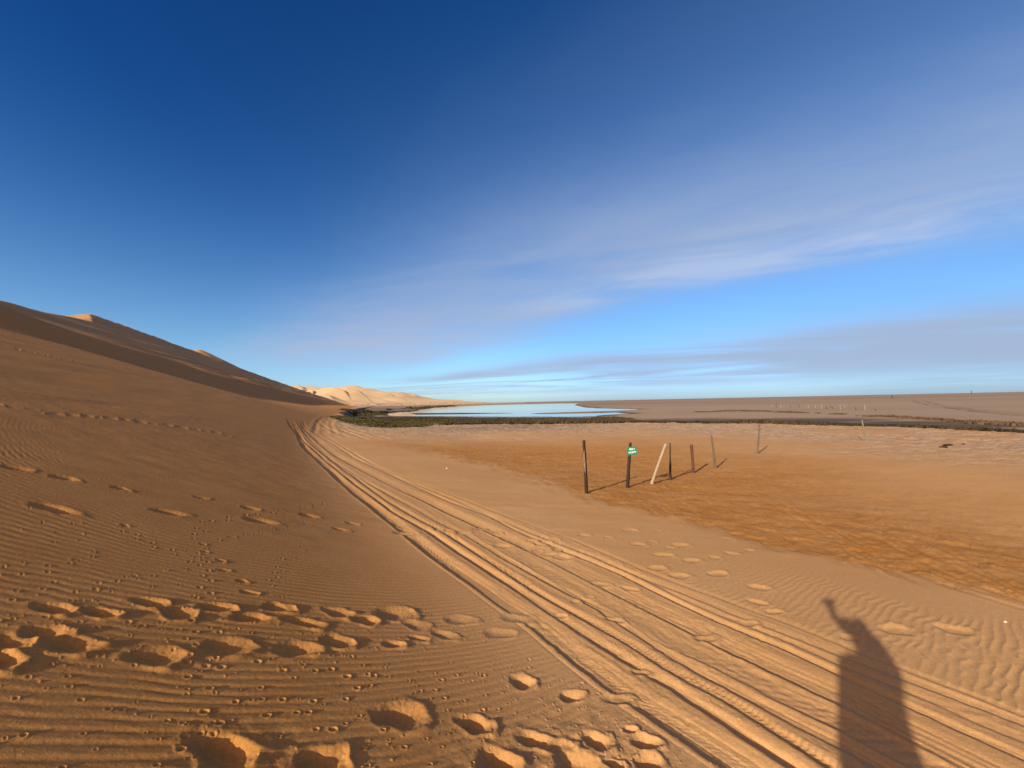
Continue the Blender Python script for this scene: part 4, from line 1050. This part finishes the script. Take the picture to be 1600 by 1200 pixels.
for s in (-1, 1):
    bm = bmesh.new(); bmesh.ops.create_uvsphere(bm, u_segments=14, v_segments=10, radius=0.0125, matrix=Matrix.Translation((0.032 * s, 0.098, 1.603)))
    for f_ in bm.faces:
        f_.smooth = True; c = f_.calc_center_median() - Vector((0.032 * s, 0.098, 1.603)); f_.material_index = 1 if c.normalized().y > 0.86 else 0
    me = bpy.data.meshes.new('eye'); bm.to_mesh(me); bm.free(); me.materials.append(EYE); me.materials.append(IRIS)
    o = bpy.data.objects.new('eye', me); C.objects.link(o); o.parent = person
skinned('mouth', [[((-0.024, 0.100, 1.531), 0.004), ((0, 0.109, 1.533), 0.0065), ((0.024, 0.100, 1.531), 0.004)]], LIP, person)
# the phone in the raised hand, its lens where the picture is taken from
bm = bmesh.new(); bmesh.ops.create_cube(bm, size=1.0); bmesh.ops.scale(bm, vec=(0.150, 0.008, 0.072), verts=bm.verts)
bmesh.ops.bevel(bm, geom=[e for e in bm.edges], offset=0.0035, segments=3, affect='EDGES')
PHONE = plain_material('phone_case', (0.02, 0.02, 0.022), 0.35, 0.1); GLASS = plain_material('phone_glass', (0.01, 0.012, 0.015), 0.08, 0.05)
me = bpy.data.meshes.new('phone'); bm.to_mesh(me); bm.free(); me.materials.append(PHONE)
phone = bpy.data.objects.new('phone', me); C.objects.link(phone); phone.location = (0.045, -0.030, CAM_H - 0.022)
tag(phone, 'black phone held up sideways in the raised hand', 'phone')
bm = bmesh.new(); bmesh.ops.create_cube(bm, size=1.0); bmesh.ops.scale(bm, vec=(0.142, 0.001, 0.066), verts=bm.verts)
me = bpy.data.meshes.new('screen'); bm.to_mesh(me); bm.free(); me.materials.append(GLASS)
o = bpy.data.objects.new('screen', me); C.objects.link(o); o.parent = phone; o.location = (0, -0.0045, 0)
bm = bmesh.new(); bmesh.ops.create_cone(bm, segments=20, radius1=0.008, radius2=0.008, depth=0.003, cap_ends=True, matrix=Matrix.Rotation(math.radians(90), 4, 'X'))
me = bpy.data.meshes.new('lens'); bm.to_mesh(me); bm.free(); me.materials.append(GLASS)
o = bpy.data.objects.new('lens', me); C.objects.link(o); o.parent = phone; o.location = (-0.045, 0.0052, 0.022)

# ================================================================== sky, sun, camera
scene = bpy.context.scene
world = bpy.data.worlds.new('World'); scene.world = world; world.use_nodes = True
nt = world.node_tree; nt.nodes.clear(); n = N(nt)
sky = nt.nodes.new('ShaderNodeTexSky'); sky.sky_type = 'NISHITA'; sky.sun_disc = False
sky.sun_elevation = SUN_EL; sky.sun_rotation = SUN_AZ; sky.air_density = 1.0; sky.dust_density = 0.4; sky.ozone_density = 3.0
SKY_STRENGTH = 0.08
d = nt.nodes.new('ShaderNodeTexCoord').outputs['Generated']
sp = nt.nodes.new('ShaderNodeSeparateXYZ'); nt.links.new(d, sp.inputs[0])
dx_, dy_, dz_ = sp.outputs
zc = n.math('ADD', n.math('MAXIMUM', dz_, 0.0), 0.035)
px_, py_ = n.math('DIVIDE', dx_, zc), n.math('DIVIDE', dy_, zc)
# the cloud deck seen in plan: u across the streaks, v along them
ca, sa = 0.66, 0.75
u_ = n.math('ADD', n.math('MULTIPLY', px_, ca), n.math('MULTIPLY', py_, sa))
v_ = n.math('SUBTRACT', n.math('MULTIPLY', px_, sa), n.math('MULTIPLY', py_, ca))
def comb(a, b):
    c = nt.nodes.new('ShaderNodeCombineXYZ'); n.put(c.inputs[0], a); n.put(c.inputs[1], b); return c.outputs[0]
uv = comb(u_, v_)
# finer streaks are drawn out by the wind at another angle
a2, b2 = 0.38, 0.92
u2 = n.math('ADD', n.math('MULTIPLY', px_, a2), n.math('MULTIPLY', py_, b2))
v2 = n.math('SUBTRACT', n.math('MULTIPLY', px_, b2), n.math('MULTIPLY', py_, a2))
wob = n.noise(n.scale(uv, (1.0, 0.45, 1)), 0.8, 4, 0.55)
uw = n.math('ADD', u_, n.math('MULTIPLY', n.math('SUBTRACT', wob, 0.5), 0.9))
soft = n.noise(n.scale(comb(u2, v2), (0.8, 0.5, 1)), 0.9, 6, 0.55, 0.5)
wisp = n.noise(n.scale(comb(u2, v2), (1.9, 0.62, 1)), 1.0, 7, 0.58, 0.7)
# main veil
ue = n.math('ADD', uw, n.math('MULTIPLY', n.math('MINIMUM', n.math('ADD', v_, 1.0), 0.0), 0.20))
veil = n.math('MULTIPLY', n.ramp(uw, 0.65, 2.45), n.ramp(ue, 2.6, 3.9, 1.0, 0.0))
veil = n.math('MULTIPLY', veil, n.math('MULTIPLY', n.ramp(v_, -8.5, -4.6, 0.15, 1.0), n.math('MULTIPLY', n.ramp(v_, -0.2, 1.4, 1.0, 0.85), n.ramp(dz_, 0.30, 0.62, 1.0, 0.50))))
veil = n.math('MULTIPLY', veil, n.ramp(soft, 0.25, 0.70, 0.55, 1.0))
veil = n.math('MULTIPLY', veil, n.ramp(wisp, 0.22, 0.75, 0.60, 1.12))
rim_ = n.math('MULTIPLY', n.ramp(uw, 2.2, 2.9), n.ramp(uw, 3.0, 3.5, 1.0, 0.0))
rim_ = n.math('MULTIPLY', rim_, n.math('MULTIPLY', n.ramp(v_, -3.0, -0.8), n.ramp(wisp, 0.40, 0.70)))
# broken lower deck nearer the horizon
deck = n.math('MULTIPLY', n.ramp(uw, 4.6, 6.6), n.ramp(uw, 9.0, 18.0, 1.0, 0.35))
deckn = n.noise(n.scale(comb(u2, v2), (0.40, 0.16, 1)), 1.0, 5, 0.55, 0.9)
cover = n.ramp(v_, -2.5, 0.5, 0.0, 0.20)
deck = n.math('MULTIPLY', deck, n.ramp(n.math('ADD', deckn, cover), 0.36, 0.68))
deck = n.math('MULTIPLY', deck, n.ramp(dz_, 0.0, 0.06, 0.35, 1.0))
# thin high haze at upper right
high = n.math('MULTIPLY', n.ramp(v_, -2.0, 1.4), n.ramp(soft, 0.3, 0.7, 0.25, 0.6))
high = n.math('MULTIPLY', high, n.ramp(uw, -0.1, 1.4, 0.0, 1.0))
raw = n.vmath('MULTIPLY', sky.outputs[0], (SKY_STRENGTH,) * 3)
# clear dry air: deeper blue overhead, paler towards the horizon
skyc = n.vmath('SUBTRACT', n.vmath('MULTIPLY', raw, (1.13, 1.45, 1.75)), (0.047, 0.077, 0.114))
lowair = n.ramp(dz_, 0.0, 0.16, 1.0, 0.0)
skyc = n.mix(lowair, skyc, n.vmath('MULTIPLY', skyc, (0.93, 1.00, 1.24)))
east = n.math('MULTIPLY', n.ramp(dz_, 0.0, 0.34, 1.0, 0.0), n.ramp(dx_, -0.15, 0.35))
skyc = n.mix(east, skyc, n.vmath('MULTIPLY', skyc, (0.66, 0.71, 0.83)))
deep = n.math('MULTIPLY', n.ramp(dz_, 0.10, 0.60), n.ramp(dx_, -0.80, 0.0, 1.0, 0.0))
skyc = n.mix(deep, skyc, n.vmath('MULTIPLY', skyc, (0.22, 0.60, 0.80)))
skyc = n.vmath('MAXIMUM', skyc, (0.004, 0.02, 0.06))
ccol_v = (0.295, 0.355, 0.485); ccol_d = (0.29, 0.345, 0.465)
col = n.mix(n.math('MULTIPLY', high, 0.42, clamp=True), skyc, (0.115, 0.175, 0.31))
pink = n.ramp(v_, -4.6, -2.0, 1.0, 0.0)
col = n.mix(n.math('MULTIPLY', veil, 0.74, clamp=True), col, n.mix(pink, ccol_v, (0.375, 0.375, 0.475)))
col = n.mix(n.math('MULTIPLY', rim_, 0.50, clamp=True), col, (0.43, 0.50, 0.66))
col = n.mix(n.math('MULTIPLY', deck, 0.85, clamp=True), col, ccol_d)
# warm fill light added to the unseen sky round the sun, lifting the shadows
fill_glow = n.vmath('DOT_PRODUCT', d, tuple(float(c) for c in SUNV))
fill_glow = n.math('MULTIPLY', n.ramp(fill_glow, 0.55, 0.98), n.ramp(soft, 0.2, 0.6, 0.5, 1.0))
col = n.mix(n.math('MULTIPLY', fill_glow, 0.8, clamp=True), col, (1.75, 1.15, 0.58))
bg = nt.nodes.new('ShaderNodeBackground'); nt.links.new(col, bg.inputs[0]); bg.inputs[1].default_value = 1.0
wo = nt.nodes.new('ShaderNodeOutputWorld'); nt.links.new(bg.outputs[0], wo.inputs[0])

sun = bpy.data.lights.new('sun', 'SUN'); sun.energy = 4.8; sun.angle = math.radians(0.7); sun.color = (1.0, 0.90, 0.74)
so = bpy.data.objects.new('sun', sun); C.objects.link(so)
so.rotation_euler = Vector(tuple(-SUNV)).to_track_quat('-Z', 'Y').to_euler(); so.location = (-20, -30, 20)

cam = bpy.data.cameras.new('camera'); cam.sensor_width = 36.0; cam.lens = 36.0 * F_OVER_W; cam.clip_start = 0.01; cam.clip_end = 60000
co = bpy.data.objects.new('camera', cam); C.objects.link(co)
co.location = (0, 0, CAM_H)
co.rotation_euler = (Matrix.Rotation(math.radians(90) + PITCH, 3, 'X') @ Matrix.Rotation(-ROLL, 3, 'Z')).to_euler()
scene.camera = co
scene.view_settings.view_transform = 'Standard'; scene.view_settings.look = 'None'
scene.view_settings.exposure = 0.40; scene.view_settings.gamma = 1.0
scene.cycles.max_bounces = 6
